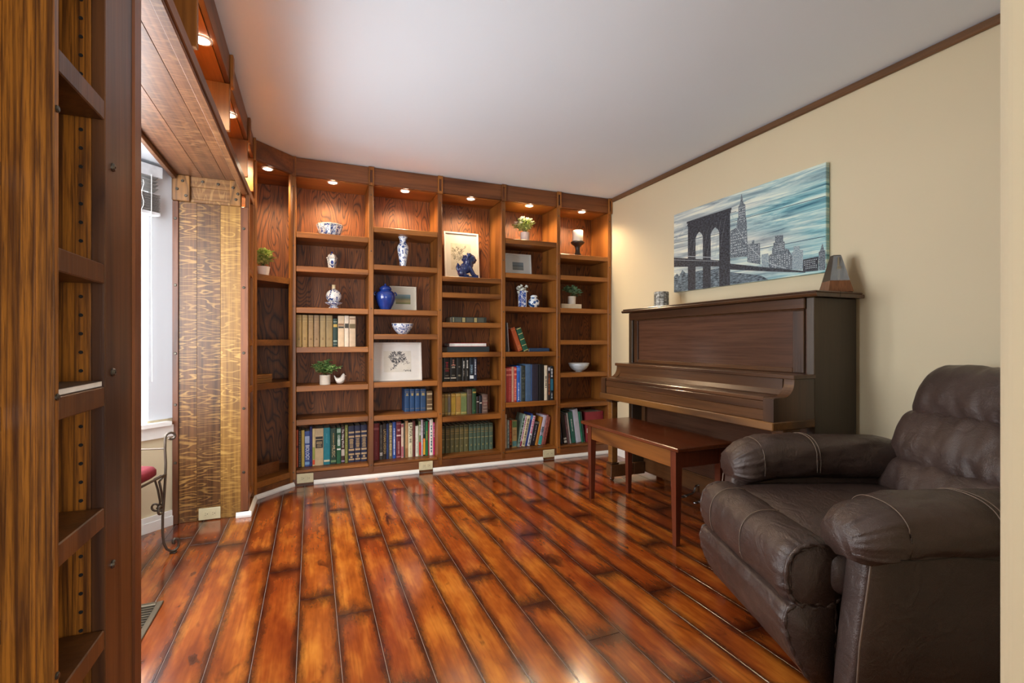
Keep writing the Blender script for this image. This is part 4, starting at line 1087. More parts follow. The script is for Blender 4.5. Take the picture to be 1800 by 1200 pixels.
# square vase with white flowers, round jar
t = thing('flower_vase', 'six-sided blue patterned vase holding white flowers', 'vase', (1.772, 4.03, 1.3786))
MB().lathe([(0.040, 0), (0.041, 0.15), (0.036, 0.15), (0.035, 0.02), (0.001, 0.02)], 6).build('vase_body', china('blue_floral_vase', '#2f4f9c', '#dfe6f0', 55, 0.40, 0.50), t, local=True)
corner = MB()
for i in range(6):
    a = 2 * PI * i / 6
    corner.tube([(0.040 * math.cos(a), 0.040 * math.sin(a), 0.001), (0.041 * math.cos(a), 0.041 * math.sin(a), 0.149)], 0.0018, 5)
corner.build('white_edges', 'ceramic', t, local=True)
rd = random.Random(4); pet = MB(); stm = MB()
for i in range(16):
    a = rd.uniform(0, 2 * PI); rr = rd.uniform(0.0, 0.05)
    c = (rr * math.cos(a), rr * math.sin(a) * 0.8, rd.uniform(0.155, 0.222) - rr * 0.5)
    stm.tube([(0, 0, 0.05), (c[0] * 0.4, c[1] * 0.4, 0.12), c], 0.0012, 4)
    for k in range(6):
        pet.ell((c[0] + rd.uniform(-.01, .01), c[1] + rd.uniform(-.01, .01), c[2] + rd.uniform(-.008, .008)), (0.009, 0.009, 0.006), 7, 5)
stm.build('stems', 'stem', t, local=True)
pet.build('blossoms', plain('#dfe3da', 0.7, var=0.05), t, smooth=True, local=True)
t = thing('round_jar', 'round white jar dotted with dark blue flowers beside the flower vase', 'jar', (1.886, 4.03, 1.3786))
MB().lathe([(0.033, 0), (0.034, 0.004)] + [(0.056 * math.cos(R(q)), 0.046 + 0.046 * math.sin(R(q))) for q in range(-48, 56, 12)] + [(0.030, 0.088), (0.031, 0.094)], 32).build('jar_body', 'china_dot', t, smooth=True, local=True)
MB().lathe([(0.033, 0.0945), (0.034, 0.104), (0.028, 0.114), (0.012, 0.119), (0.001, 0.120)], 28).build('lid', 'china_dot', t, smooth=True, local=True)

# candle on its holder
t = thing('candle_holder', 'dark turned pedestal candle holder in the last bay', 'candle holder', (2.348, 4.03, 1.8786))
MB().lathe([(0.046, 0), (0.047, 0.008), (0.040, 0.014), (0.028, 0.030), (0.022, 0.060), (0.023, 0.085), (0.034, 0.105), (0.058, 0.122), (0.066, 0.132), (0.064, 0.142), (0.060, 0.1435)], 32).build('pedestal', plain('#2c211a', 0.4), t, smooth=True, local=True)
MB().lathe([(0.0585, 0.144), (0.0585, 0.1465), (0.001, 0.1465)], 28).build('drip_plate', plain('#3a2c22', 0.4), t, local=True)
t = thing('pillar_candle', 'cream pillar candle on the dark pedestal holder', 'candle', (2.348, 4.03, 2.0262))
MB().lathe([(0.050, 0), (0.051, 0.004), (0.051, 0.098), (0.048, 0.101), (0.030, 0.096), (0.001, 0.094)], 32).build('wax', 'candle', t, smooth=True, local=True)
MB().tube([(0, 0, 0.094), (0.001, 0, 0.103), (0.002, 0, 0.108)], 0.001, 5).build('wick', 'black', t, local=True)

# guardian lion figurine: one continuous glazed body on a plinth
t = thing('lion_figurine', 'dark blue glazed seated lion figurine in front of the framed print', 'figurine', (1.240, 4.0, 1.6156))
MB().bbox(-0.080, 0.090, -0.035, 0.035, 0, 0.014, 0.003).build('plinth', 'dog_glaze', t, local=True)
b = MB()
def E_(c, r, rx=0, ry=0): b.ell(c, r, 14, 10, (Matrix.Rotation(ry, 3, 'Y') @ Matrix.Rotation(rx, 3, 'X')))
E_((-0.045, 0, 0.055), (0.046, 0.034, 0.036)); E_((-0.005, 0, 0.085), (0.042, 0.030, 0.050), 0, R(30)); E_((0.020, 0, 0.118), (0.034, 0.032, 0.040))
E_((0.006, 0, 0.142), (0.046, 0.044, 0.056)); E_((-0.022, 0, 0.085), (0.050, 0.038, 0.048)); E_((0.032, 0, 0.165), (0.042, 0.040, 0.042)); E_((0.062, 0, 0.158), (0.022, 0.022, 0.016)); E_((0.058, 0, 0.138), (0.017, 0.018, 0.009)); E_((0.040, 0, 0.140), (0.030, 0.026, 0.020))
for sy_ in (-1, 1):
    b.tube([(0.016, 0.020 * sy_, 0.10), (0.036, 0.021 * sy_, 0.06), (0.055, 0.021 * sy_, 0.032), (0.072, 0.021 * sy_, 0.020)], [0.018, 0.014, 0.012, 0.012], 8)
    E_((0.078, 0.021 * sy_, 0.021), (0.017, 0.012, 0.009))
    E_((-0.050, 0.026 * sy_, 0.045), (0.032, 0.016, 0.030)); E_((-0.020, 0.027 * sy_, 0.021), (0.030, 0.012, 0.010))
    E_((0.020, 0.032 * sy_, 0.190), (0.010, 0.006, 0.010))
for i in range(30):
    a = i * 2.4; q = R(20 + 70 * ((i * 7) % 10) / 10)
    E_((0.004 + 0.046 * math.cos(a) * math.sin(q), 0.042 * math.sin(a), 0.150 + 0.056 * math.cos(q)), (0.011, 0.011, 0.011))
for i in range(7):
    E_((-0.012 - 0.009 * i, 0, 0.125 - 0.010 * i), (0.008, 0.010, 0.009))
b.tube([(-0.080, 0, 0.055), (-0.090, 0, 0.085), (-0.082, 0, 0.112), (-0.088, 0, 0.128)], [0.012, 0.014, 0.012, 0.003], 8)
o = b.build('lion_body', 'dog_glaze', t, local=True)
md = o.modifiers.new('remesh', 'REMESH'); md.mode = 'VOXEL'; md.voxel_size = 0.0035; md.use_smooth_shade = True
sm = o.modifiers.new('smooth', 'SMOOTH'); sm.iterations = 2

# ---- framed pictures leaning on the shelves
def ink_flower(mb, w, h, seed, n=170, cx=0.5, cy=0.62, sp=0.30, stem=((0.3, 0.1), (0.45, 0.45))):
    rd = random.Random(seed)
    def lf(x, y, a, L_, ww):
        pts = [(x, y), (x + L_ * 0.5 * math.cos(a) - ww * math.sin(a), y + L_ * 0.5 * math.sin(a) + ww * math.cos(a)), (x + L_ * math.cos(a), y + L_ * math.sin(a)), (x + L_ * 0.5 * math.cos(a) + ww * math.sin(a), y + L_ * 0.5 * math.sin(a) - ww * math.cos(a))]
        mb.prism([(p[0] * w, p[1] * w) for p in pts], 1, -0.0004, 0.0)
    hw = h / w
    for i in range(n):
        a = rd.uniform(0, 2 * PI); rr = sp * math.sqrt(rd.random())
        lf(cx + rr * math.cos(a), hw * cy + rr * 0.55 * math.sin(a) * hw * 1.6, a + rd.uniform(-0.5, 0.5), rd.uniform(0.04, 0.11), rd.uniform(0.006, 0.014))
    (x0, y0), (x1, y1) = stem
    for i in range(40):
        q = rd.random(); lf(x0 + (x1 - x0) * q + rd.uniform(-0.05, 0.05), (y0 + (y1 - y0) * q) * hw, rd.uniform(0, 6.28), rd.uniform(0.03, 0.09), 0.009)
    for i in range(26):
        lf(rd.uniform(0.62, 0.95), hw * (0.30 + 0.2 * rd.random() + 0.12 * rd.random()), rd.uniform(0, 6.28), rd.uniform(0.03, 0.08), 0.008)
        lf(rd.uniform(0.7, 0.98), hw * rd.uniform(0.02, 0.07), rd.uniform(0, 3.14), 0.05, 0.006)
def picture(label, xc, y, z, w, h, lean, fw, pw, ph, px_, pz_, frame, mat_c, art, rotz=0.0):
    """y: front face at the foot; leans back"""
    t = thing('framed_picture', label, 'picture', (xc, y, z + 0.0008), rotz)
    t.rotation_euler = (-lean, 0, rotz)
    fr = MB(); d = 0.018
    fr.bbox(-w / 2, -w / 2 + fw, 0, d, 0, h, 0.0015).bbox(w / 2 - fw, w / 2, 0, d, 0, h, 0.0015)
    fr.bbox(-w / 2 + fw, w / 2 - fw, 0, d, 0, fw, 0.0015).bbox(-w / 2 + fw, w / 2 - fw, 0, d, h - fw, h, 0.0015)
    fr.build('frame', frame, t, local=True)
    MB().box(-w / 2 + fw, w / 2 - fw, 0.009, d - 0.002, fw, h - fw).build('mat_board', mat_c, t, local=True)
    x0 = px_ - pw / 2; z0 = pz_
    MB().box(x0, x0 + pw, 0.0082, 0.0089, z0, z0 + ph).build('print', art[0], t, local=True)
    if len(art) > 1:
        mb = MB(); art[1](mb); mb.xf(Matrix.Translation((x0, 0.0081, z0))).build('drawing', art[2], t, local=True)['kind'] = 'stuff'
    return t
def bands(name, stops):
    s = NT(name)
    g = s.n('ShaderNodeSeparateXYZ', {0: s.n('ShaderNodeTexCoord').outputs['Generated']}).outputs[2]
    nz = s.noise(s.coords((6, 1, 60), False), 1.0, 3)
    return s.fin(s.ramp(s.math('ADD', g, s.math('MULTIPLY', s.math('SUBTRACT', nz, 0.5), 0.18)), [(p, lin(c)) for p, c in stops]), 0.4)
frame_w = plain('#ddd8d0', 0.4, var=0.02)
mat_w = plain('#ddd9d2', 0.35, coat=0.4, var=0.01)
paper = plain('#d3cdc0', 0.35, coat=0.4, var=0.02)
ink = plain('#4a4a50', 0.6)
picture('small framed field landscape behind the cobalt jar', 0.716, 4.13, 1.325, 0.225, 0.212, R(4), 0.012, 0.125, 0.082, 0.0, 0.062, plain('#e0d6c4', 0.4, var=0.02), plain('#cfc8b8', 0.35, coat=0.4, var=0.01), [bands('field_print', [(0.0, '#6d7a4a'), (0.3, '#a8966a'), (0.5, '#7d7a5c'), (0.62, '#5f7878'), (1.0, '#7f98a0')])])
picture('large framed ink drawing of a flowering branch in the second bay', 0.657, 4.04, 0.746, 0.400, 0.318, R(7), 0.014, 0.225, 0.175, 0.0, 0.072, frame_w, mat_w,
        [paper, lambda mb: ink_flower(mb, 0.225, 0.175, 2, 260, 0.5, 0.70, 0.26), ink])
picture('tall white framed floral print behind the lion figurine', 1.228, 4.10, 1.615, 0.318, 0.425, R(6), 0.015, 0.185, 0.24, -0.005, 0.085, plain('#cfc7bb', 0.4, var=0.01), plain('#c6beb0', 0.4, var=0.01),
        [plain('#bdb29c', 0.4), lambda mb: ink_flower(mb, 0.185, 0.24, 6, 190, 0.32, 0.62, 0.26, ((0.3, 0.3), (0.75, 0.95))), plain('#6d6858', 0.6)])
picture('small framed grey seascape under the white-flowered plant', 1.772, 4.11, 1.674, 0.265, 0.210, R(6), 0.013, 0.110, 0.072, -0.002, 0.060, plain('#dcdcd8', 0.4, var=0.02), plain('#cfd0cc', 0.35, coat=0.4, var=0.01), [bands('sea_print', [(0.0, '#6a6f6e'), (0.35, '#858a88'), (0.5, '#5d6b74'), (0.7, '#7d8a92'), (1.0, '#6b7c88')])])

# flat wooden boxes in the corner bookcase, papers on the near shelf
def loc_corner(a, d): return (AX + q2 * a - q2 * d, AY + q2 * a + q2 * d)
for i, (zz, lab) in enumerate(((0.779, 'lower of two flat orange-brown boxes in the corner bookcase'), (0.8095, 'upper of two flat orange-brown boxes in the corner bookcase'))):
    cx, cy = loc_corner(0.11, 0.13)
    t = thing('flat_box', lab, 'box', (cx, cy, zz + 0.0008), R(45), group='flat boxes in the corner bookcase')
    MB().bbox(-0.075, 0.075, -0.08, 0.08, 0, 0.020, 0.0015).build('box_body', plain('#8a5a2a', 0.5), t, local=True)
    MB().bbox(-0.076, 0.076, -0.081, 0.081, 0.0204, 0.029, 0.0015).build('lid', plain('#a06a30', 0.5), t, local=True)
t = thing('magazine', 'thin magazine with white page edges on the near bookcase shelf', 'magazine', (-0.47, 1.046, 0.9856))
MB().box(-0.10, 0.108, -0.085, 0.085, 0.0, 0.001).box(-0.10, 0.108, -0.085, 0.085, 0.010, 0.011).build('cover', plain('#4a4038', 0.4), t, local=True)
MB().box(-0.099, 0.107, -0.084, 0.084, 0.0012, 0.0098).build('page_block', plain('#e3ddd2', 0.7), t, local=True)

# ================================================================== OUTLETS
def outlet(label, loc):
    t = thing('power_outlet', label, 'outlet', loc, group='almond power outlets along the skirting')
    MB().bbox(-0.057, 0.057, -0.006, 0, 0, 0.070, 0.0025).build('cover_plate', 'almond', t, local=True)
    for sx in (-0.019, 0.019):
        f = MB().bbox(sx - 0.014, sx + 0.014, -0.0085, -0.0062, 0.018, 0.052, 0.002).build('socket', 'almond', t, local=True)
        s_ = MB()
        s_.box(sx - 0.006, sx + 0.002, -0.0092, -0.0086, 0.029, 0.0305).box(sx - 0.006, sx + 0.001, -0.0092, -0.0086, 0.040, 0.0415)
        s_.prism([(sx + 0.008 + 0.0025 * math.cos(q), 0.035 + 0.0025 * math.sin(q)) for q in [2 * PI * i / 10 for i in range(10)]], 1, -0.0092, -0.0086)
        s_.build('slots', 'slot', f, local=True)
    return t
outlet('almond power outlet on the plinth under the first bay', (-0.045, YB - 0.004, 0.016))
outlet('almond power outlet on the plinth under the second bay', (0.863, YB - 0.004, 0.020))
outlet('almond power outlet on the plinth under the fourth bay', (1.986, YB - 0.004, 0.020))
outlet('almond power outlet at the foot of the quartersawn post', (-0.565, yJ - 0.0045, 0.005))
# ================================================================== PIANO
Y0, Y1 = 1.651, 3.184
pn = thing('upright_piano', 'old dark mahogany upright piano against the beige wall', 'piano', (2.40, 2.42, 0))
def P_(mb, name, mat, par=None, **k): return mb.build(name, mat, par or pn, **k)
CF = 2.318      # case front
# sides
for a, b in ((Y0, Y0 + 0.045), (Y1 - 0.045, Y1)):
    P_(MB().bbox(CF, 2.640, a, b, 0.045, 1.293, 0.004), 'case_side', 'piano_side')
lid = P_(MB().prism([(CF - 0.030, 1.299), (CF - 0.024, 1.2935), (2.648, 1.2935), (2.652, 1.300), (2.652, 1.310), (2.648, 1.3125), (CF - 0.028, 1.3125), (CF - 0.033, 1.307)], 1, Y0 - 0.032, Y1 + 0.052), 'lid_frame', 'piano_y')
P_(MB().bbox(CF - 0.024, 2.650, Y0 - 0.026, Y1 + 0.046, 1.313, 1.324, 0.004), 'lid', 'piano_y')
P_(MB().box(2.46, 2.4635, Y0 - 0.033, Y0 - 0.0325, 1.294, 1.323), 'lid_joint', 'black', lid)
# upper panel with raised frame
P_(MB().box(CF + 0.018, CF + 0.035, Y0 + 0.046, Y1 - 0.046, 0.90, 1.292), 'upper_panel', 'piano_panel')
fr = MB()
fr.bbox(CF + 0.006, CF + 0.0178, Y0 + 0.062, Y0 + 0.125, 0.907, 1.230, 0.003).bbox(CF + 0.006, CF + 0.0178, Y1 - 0.105, Y1 - 0.062, 0.907, 1.230, 0.003)
fr.build('panel_stile', 'piano_v', pn)
P_(MB().bbox(CF + 0.006, CF + 0.0178, Y0 + 0.1255, Y1 - 0.1055, 0.907, 0.932, 0.003), 'panel_rail', 'piano_y')
P_(MB().bbox(CF + 0.006, CF + 0.0178, Y0 + 0.062, Y1 - 0.062, 1.2305, 1.236, 0.002), 'panel_rail', 'piano_y')
P_(MB().bbox(CF - 0.012, CF + 0.0175, Y0 + 0.046, Y1 - 0.020, 1.2365, 1.2925, 0.004), 'cornice_rail', 'piano_y')
# key-well: arms, ledge, fallboard, keyslip, keybed
KX = 2.034
def arm_prof():
    p = [(CF, 0.683), (KX, 0.683), (KX, 0.792), (KX + 0.008, 0.798)]
    c = (KX + 0.058, 0.886); 
    for i in range(9):
        a = -PI / 2 + (PI / 2) * i / 8
        p.append((KX + 0.070 + 0.072 * math.cos(a), 0.872 + 0.074 * math.sin(a)))
    p += [(KX + 0.142, 0.884), (CF, 0.884)]
    return p
for a, b in ((Y0 + 0.002, Y0 + 0.060), (Y1 - 0.102, Y1 - 0.044)):
    P_(MB().prism(arm_prof(), 1, a, b), 'arm', 'piano_v')
P_(MB().bbox(KX + 0.128, CF - 0.0005, Y0 - 0.008, Y1 - 0.036, 0.8845, 0.905, 0.003), 'music_ledge', 'piano_y')
fb = MB().prism([(KX + 0.10, 0.800), (KX + 0.118, 0.806), (KX + 0.132, 0.830), (KX + 0.136, 0.884), (KX + 0.150, 0.884), (KX + 0.150, 0.796)], 1, Y0 + 0.0605, Y1 - 0.1025)
P_(fb, 'fallboard_back', 'piano_y')
P_(MB().bbox(KX + 0.006, KX + 0.0995, Y0 + 0.0605, Y1 - 0.1025, 0.778, 0.7995, 0.004), 'fallboard_top', 'piano_y')
P_(MB().bbox(KX + 0.004, KX + 0.018, Y0 + 0.0605, Y1 - 0.1025, 0.738, 0.7775, 0.002), 'fallboard_front', 'piano_y')
P_(MB().bbox(KX + 0.007, KX + 0.022, Y0 + 0.0605, Y1 - 0.1025, 0.6835, 0.7372, 0.002), 'key_slip', 'piano_y')
P_(MB().lathe([(0.0042, 0), (0.0042, 0.001), (0.0022, 0.001)], 12).xf(Matrix.Translation((KX + 0.0068, 2.55, 0.715)) @ Matrix.Rotation(R(-90), 4, 'Y')), 'keyhole_ring', 'chrome')
P_(MB().bbox(KX - 0.012, CF - 0.0005, Y0 - 0.004, Y1 - 0.038, 0.642, 0.6825, 0.004), 'keybed', 'piano_worn')
# lower panel and base
P_(MB().box(2.430, 2.445, Y0 + 0.046, Y1 - 0.046, 0.165, 0.6415), 'lower_panel', 'piano_panel')
P_(MB().bbox(2.424, 2.445, Y0 + 0.046, Y1 - 0.046, 0.045, 0.160, 0.003), 'bottom_board', 'piano_y')
P_(MB().bbox(2.421, 2.4295, Y0 + 0.046, Y1 - 0.046, 0.1605, 0.170, 0.002), 'base_moulding', 'piano_y')
for a, b in ((Y0 + 0.0465, Y0 + 0.085), (Y1 - 0.085, Y1 - 0.0465)):
    P_(MB().bbox(2.405, 2.4285, a, b, 0.1705, 0.6415, 0.003), 'lower_stile', 'piano_v')
for a, b in ((Y0 + 0.004, Y0 + 0.074), (Y1 - 0.072, Y1 - 0.002)):
    P_(MB().bbox(2.105, CF - 0.002, a, b, 0.035, 0.128, 0.005).bbox(CF - 0.001, 2.42, a + 0.044 if a < 2 else a, b if a < 2 else b - 0.044, 0.035, 0.128, 0.003), 'toe_block', 'piano_y')
    ym = (a + b) / 2
    lg = P_(MB().bbox(2.118, 2.172, ym - 0.026, ym + 0.026, 0.142, 0.606, 0.004), 'leg', 'piano_worn')
    P_(MB().bbox(2.110, 2.180, ym - 0.034, ym + 0.034, 0.1285, 0.1415, 0.003), 'leg_foot', 'piano_v', lg)
    P_(MB().bbox(2.108, 2.182, ym - 0.036, ym + 0.034, 0.6065, 0.622, 0.003).bbox(2.098, 2.215, ym - 0.040, ym + 0.036, 0.6225, 0.6415, 0.003), 'leg_capital', 'piano_v', lg)
    cs = MB().lathe([(0.016, -0.007), (0.018, -0.005), (0.018, 0.005), (0.016, 0.007)], 16).xf(Matrix.Translation((2.138, ym, 0.0185)) @ Matrix.Rotation(R(90), 4, 'X'))
    cs.box(2.126, 2.150, ym - 0.010, ym - 0.008, 0.016, 0.0345).box(2.126, 2.150, ym + 0.008, ym + 0.010, 0.016, 0.0345)
    P_(cs, 'caster', 'chrome')
for y in (2.545, 2.420, 2.335):
    pd = MB().tube([(2.423, y, 0.098), (2.405, y, 0.096), (2.390, y, 0.080), (2.384, y, 0.058), (2.366, y, 0.046), (2.330, y, 0.040), (2.300, y, 0.036)], [0.009, 0.009, 0.009, 0.010, 0.012, 0.013, 0.014], 10, 0.6)
    pd.ell((2.288, y, 0.035), (0.026, 0.020, 0.007), 16, 8)
    P_(pd, 'pedal', 'chrome', smooth=True)
for y0_, y1_ in ((Y0 + 0.01, Y0 + 0.04), (Y1 - 0.04, Y1 - 0.01)):
    P_(MB().box(2.58, 2.62, y0_, y1_, 0.0008, 0.0445), 'back_foot', 'black')

# ================================================================== BENCH
bn = thing('piano_bench', 'reddish brown wooden bench with tapered legs before the piano', 'bench', (1.91, 2.44, 0))
bx0, bx1, by0, by1 = 1.718, 2.118, 1.948, 2.908
MB().bbox(bx0, bx1, by0, by1, 0.503, 0.524, 0.004).build('seat_top', 'bench_y', bn)
ia = 0.028
for x in (bx0 + ia, bx1 - ia - 0.042):
    for y in (by0 + 0.045, by1 - 0.045 - 0.042):
        def sq(cx, cy, hw): return [(cx - hw, cy - hw), (cx + hw, cy - hw), (cx + hw, cy + hw), (cx - hw, cy + hw)]
        cx, cy = x + 0.021, y + 0.021
        secs = [[(p[0], p[1], z) for p in sq(cx, cy, hw)] for z, hw in ((0.001, 0.013), (0.39, 0.0205), (0.5025, 0.0215))]
        MB().loft(secs).build('leg', 'bench_leg', bn)
MB().bbox(bx0 + ia + 0.004, bx0 + ia + 0.024, by0 + 0.0875, by1 - 0.0875, 0.408, 0.5025, 0.002).build('long_rail', 'bench_rail', bn)
MB().bbox(bx1 - ia - 0.024, bx1 - ia - 0.004, by0 + 0.0875, by1 - 0.0875, 0.408, 0.5025, 0.002).build('long_rail', 'bench_rail', bn)
for y in (by0 + 0.049, by1 - 0.069):
    MB().bbox(bx0 + ia + 0.0425, bx1 - ia - 0.0425, y, y + 0.02, 0.408, 0.5025, 0.002).build('short_rail', 'bench_leg', bn)

# ================================================================== CANVAS ON THE RIGHT WALL
PX = XR - 0.032
cvs = thing('canvas_print', 'wide teal and grey canvas print of a suspension bridge and skyline', 'picture', (XR - 0.016, 2.42, 1.455))
def canvas_mat():
    s = NT('weathered_teal_planks')
    tc = s.n('ShaderNodeTexCoord').outputs['Generated']
    sp = s.n('ShaderNodeSeparateXYZ', {0: tc})
    sx, sz = s.math('SUBTRACT', 1.0, sp.outputs[1]), sp.outputs[2]
    st = s.noise(s.coords((1, 2.2, 30), False), 1.0, 5, 0.65, 0.6)
    big = s.noise(s.coords((1, 1.2, 5), False), 1.0, 3, 0.5, 0.8)
    teal = s.math('ADD', s.math('MULTIPLY', sx, 0.42), s.math('MULTIPLY', s.math('SUBTRACT', big, 0.5), 0.9))
    cA = s.ramp(st, [(0.30, lin('#5d6f7c')), (0.50, lin('#b9c2bf')), (0.62, lin('#e3e4d2'))])
    cB = s.ramp(st, [(0.30, lin('#1f5d74')), (0.48, lin('#7fb8bf')), (0.62, lin('#d3e6d8'))])
    col = s.mix(s.ramp(teal, [(0.12, (0, 0, 0, 1)), (0.42, (1, 1, 1, 1))]), cA, cB)
    return s.fin(col, 0.6)
MB().bbox(PX, XR - 0.001, 1.81, 3.03, 1.455, 2.065, 0.003).build('canvas', canvas_mat(), cvs)
def T(s, t): return (3.03 - 1.22 * s, 1.455 + 0.61 * t)
def cpoly(mb, pts, lift=0.0006): mb.prism([T(*p) for p in pts], 0, PX - lift, PX - 0.00005)
def print_mat(name, a, b, sc=(1, 60, 90)):
    s = NT(name)
    n_ = s.noise(s.coords(sc, False), 1.0, 4, 0.7)
    return s.fin(s.ramp(n_, [(0.38, lin(a)), (0.66, lin(b))]), 0.6)
pm_dark = print_mat('print_dark', '#16161c', '#4a4f58')
pm_mid = print_mat('print_mid', '#26303c', '#94a0a6', (1, 90, 160))
pm_far = print_mat('print_far', '#5d7482', '#bcc8c8', (1, 120, 170))
pm_water = print_mat('print_waterfront', '#141c28', '#8a9ca6', (1, 25, 130))
# plank joints
mb = MB()
for (a, b) in (((0, .708), (1, .690)), ((0, .636), (0.45, .60)), ((0.45, .34), (1, .325)), ((0.1, .80), (0.5, .80))):
    cpoly(mb, [(a[0] + .002, a[1] - .003), (b[0] - .002, b[1] - .003), (b[0] - .002, b[1] + .003), (a[0] + .002, a[1] + .003)], 0.0004)
mb.build('plank_line', plain('#2a4a5c', 0.6), cvs)
# skyline buildings
mb = MB()
cpoly(mb, [(.457, .30), (.457, .605), (.50, .62), (.504, .675), (.506, .72), (.512, .72), (.512, .845), (.522, .865), (.5335, .975), (.546, .865), (.557, .845), (.560, .72), (.567, .65), (.571, .43), (.571, .28)], 0.0006)
mb.build('print_spire_tower', pm_mid, cvs)
mb = MB()
cpoly(mb, [(.571, .22), (.571, .41), (.60, .41), (.60, .44), (.615, .44), (.615, .40), (.649, .395), (.653, .17)], 0.0006)
mb.build('print_building', pm_mid, cvs)
mb = MB()
cpoly(mb, [(.702, .085), (.702, .248), (.722, .26), (.722, .311), (.73, .33), (.73, .364), (.739, .37), (.739, .431), (.784, .425), (.784, .36), (.792, .354), (.792, .29), (.803, .282), (.814, .266), (.833, .20), (.833, .07)], 0.0006)
mb.build('print_building', pm_mid, cvs)
mb = MB()
cpoly(mb, [(.834, .07), (.829, .233), (.840, .24), (.840, .29), (.872, .284), (.872, .245), (.889, .239), (.889, .05)], 0.0005)
cpoly(mb, [(.66, .10), (.66, .27), (.70, .27), (.70, .10)], 0.0005)
mb.build('print_building', pm_far, cvs)
mb = MB()
cpoly(mb, [(.889, .028), (.889, .148), (.964, .152), (.964, .022)], 0.0007)
mb.build('print_building', pm_dark, cvs)
mb = MB()
cpoly(mb, [(.966, .022), (.966, .19), (.972, .20), (.984, .267), (.992, .20), (.997, .20), (.997, .02)], 0.0006)
mb.build('print_building', pm_mid, cvs)
# windows in rows on the printed towers
mb = MB(); rd = random.Random(3)
for (s0, s1, t0, t1, ns, nt) in ((.46, .568, .33, .60, 9, 9), (.515, .557, .66, .84, 4, 7), (.575, .648, .22, .39, 7, 8), (.708, .826, .10, .24, 9, 7), (.735, .79, .27, .35, 5, 4), (.893, .96, .05, .14, 8, 5)):
    for i in range(ns):
        for j in range(nt):
            if rd.random() < 0.8:
                a = s0 + (s1 - s0) * (i + 0.2) / ns; b = a + (s1 - s0) / ns * 0.45; c = t0 + (t1 - t0) * (j + 0.2) / nt; d = c + (t1 - t0) / nt * 0.4
                cpoly(mb, [(a, c), (b, c), (b, d), (a, d)], 0.0009)
mb.build('print_windows', plain('#c3ccce', 0.6), cvs)['kind'] = 'stuff'
# bridge tower with two pointed arches
def arch(s0, s1, b, sp, top): 
    m = (s0 + s1) / 2
    return [(s0, b), (s0, sp), (s0 + (m - s0) * 0.35, sp + (top - sp) * 0.6), (m, top), (s1 - (s1 - m) * 0.35, sp + (top - sp) * 0.6), (s1, sp), (s1, b)]
mb = MB()
tt = lambda s: 0.858
def colm(s0, s1, t0, t1): cpoly(mb, [(s0, t0), (s1, t0), (s1, t1), (s0, t1)], 0.0011)
colm(.128, .192, .0, .80); colm(.252, .313, .0, .80); colm(.378, .455, .0, .80)
colm(.122, .461, .80, .835); colm(.118, .465, .835, .858)
for s0, s1 in ((.192, .252), (.313, .378)):
    a = arch(s0, s1, .43, .62, .69)
    cpoly(mb, [(s0, .62)] + a[2:4] + [(a[3][0], .80), (s0, .80)], 0.0011)
    cpoly(mb, [(s1, .62), (s1, .80), (a[3][0], .80)] + a[3:5], 0.0011)
mb.build('print_bridge_tower', pm_dark, cvs)
mb = MB()
cpoly(mb, [(.003, .45), (.003, .33), (.373, .23), (.461, .17), (.70, .085), (.90, .02), (.90, .035), (.70, .125), (.461, .235), (.373, .30)], 0.0013)
mb.build('print_deck', pm_dark, cvs)
mb = MB()
def line(a, b, w=0.004): 
    cpoly(mb, [(a[0], a[1] - w), (b[0], b[1] - w), (b[0], b[1] + w), (a[0], a[1] + w)], 0.0014)
cab = [(.461, .80), (.50, .62), (.55, .47), (.60, .35), (.66, .23), (.72, .15), (.80, .09)]
for a, b in zip(cab, cab[1:]): line(a, b)
cab2 = [(.003, .66), (.06, .73), (.128, .83)]
for a, b in zip(cab2, cab2[1:]): line(a, b)
for i in range(9):
    line((.135 + .03 * i, .44 - .012 * i), (.16 + .033 * i, .62 + .02 * i), 0.002)
line((.003, .475), (.373, .33)); line((.003, .42), (.373, .29), 0.002)
mb.build('print_cables', plain('#aab4b8', 0.6), cvs)
mb = MB(); cpoly(mb, [(.003, .003), (.003, .20), (.03, .24), (.05, .20), (.08, .27), (.11, .22), (.127, .22), (.127, .003)], 0.0008); mb.build('print_waterfront', pm_water, cvs)
mb = MB(); cpoly(mb, [(.193, .003), (.193, .22), (.251, .22), (.251, .003)], 0.0008); mb.build('print_waterfront', pm_water, cvs)
mb = MB(); cpoly(mb, [(.314, .003), (.314, .21), (.377, .21), (.377, .003)], 0.0008); mb.build('print_waterfront', pm_water, cvs)
mb = MB(); cpoly(mb, [(.456, .003), (.456, .14), (.56, .10), (.66, .05), (.70, .003)], 0.0008); mb.build('print_waterfront', pm_water, cvs)

# ================================================================== ON THE PIANO
LZ = 1.3248
t = thing('metronome', 'pyramid wooden metronome with clear front at the right end of the piano', 'metronome', (2.555, 1.705, LZ), R(-32))
hw0, hw1 = 0.060, 0.019
def sqz(z, k=1.0): 
    w = hw0 + (hw1 - hw0) * (z / 0.195); w *= k
    return [(-w, -w, z), (w, -w, z), (w, w, z), (-w, w, z)]
MB().loft([sqz(0.003), sqz(0.062)]).build('lower_case', wood('metronome_walnut', '#3f2314', '#7a4c30', '#8c5c3c', 2, rings=4), t, local=True)
MB().box(-0.056, 0.056, -0.056, 0.056, 0.0, 0.003).build('base', 'black', t, local=True)
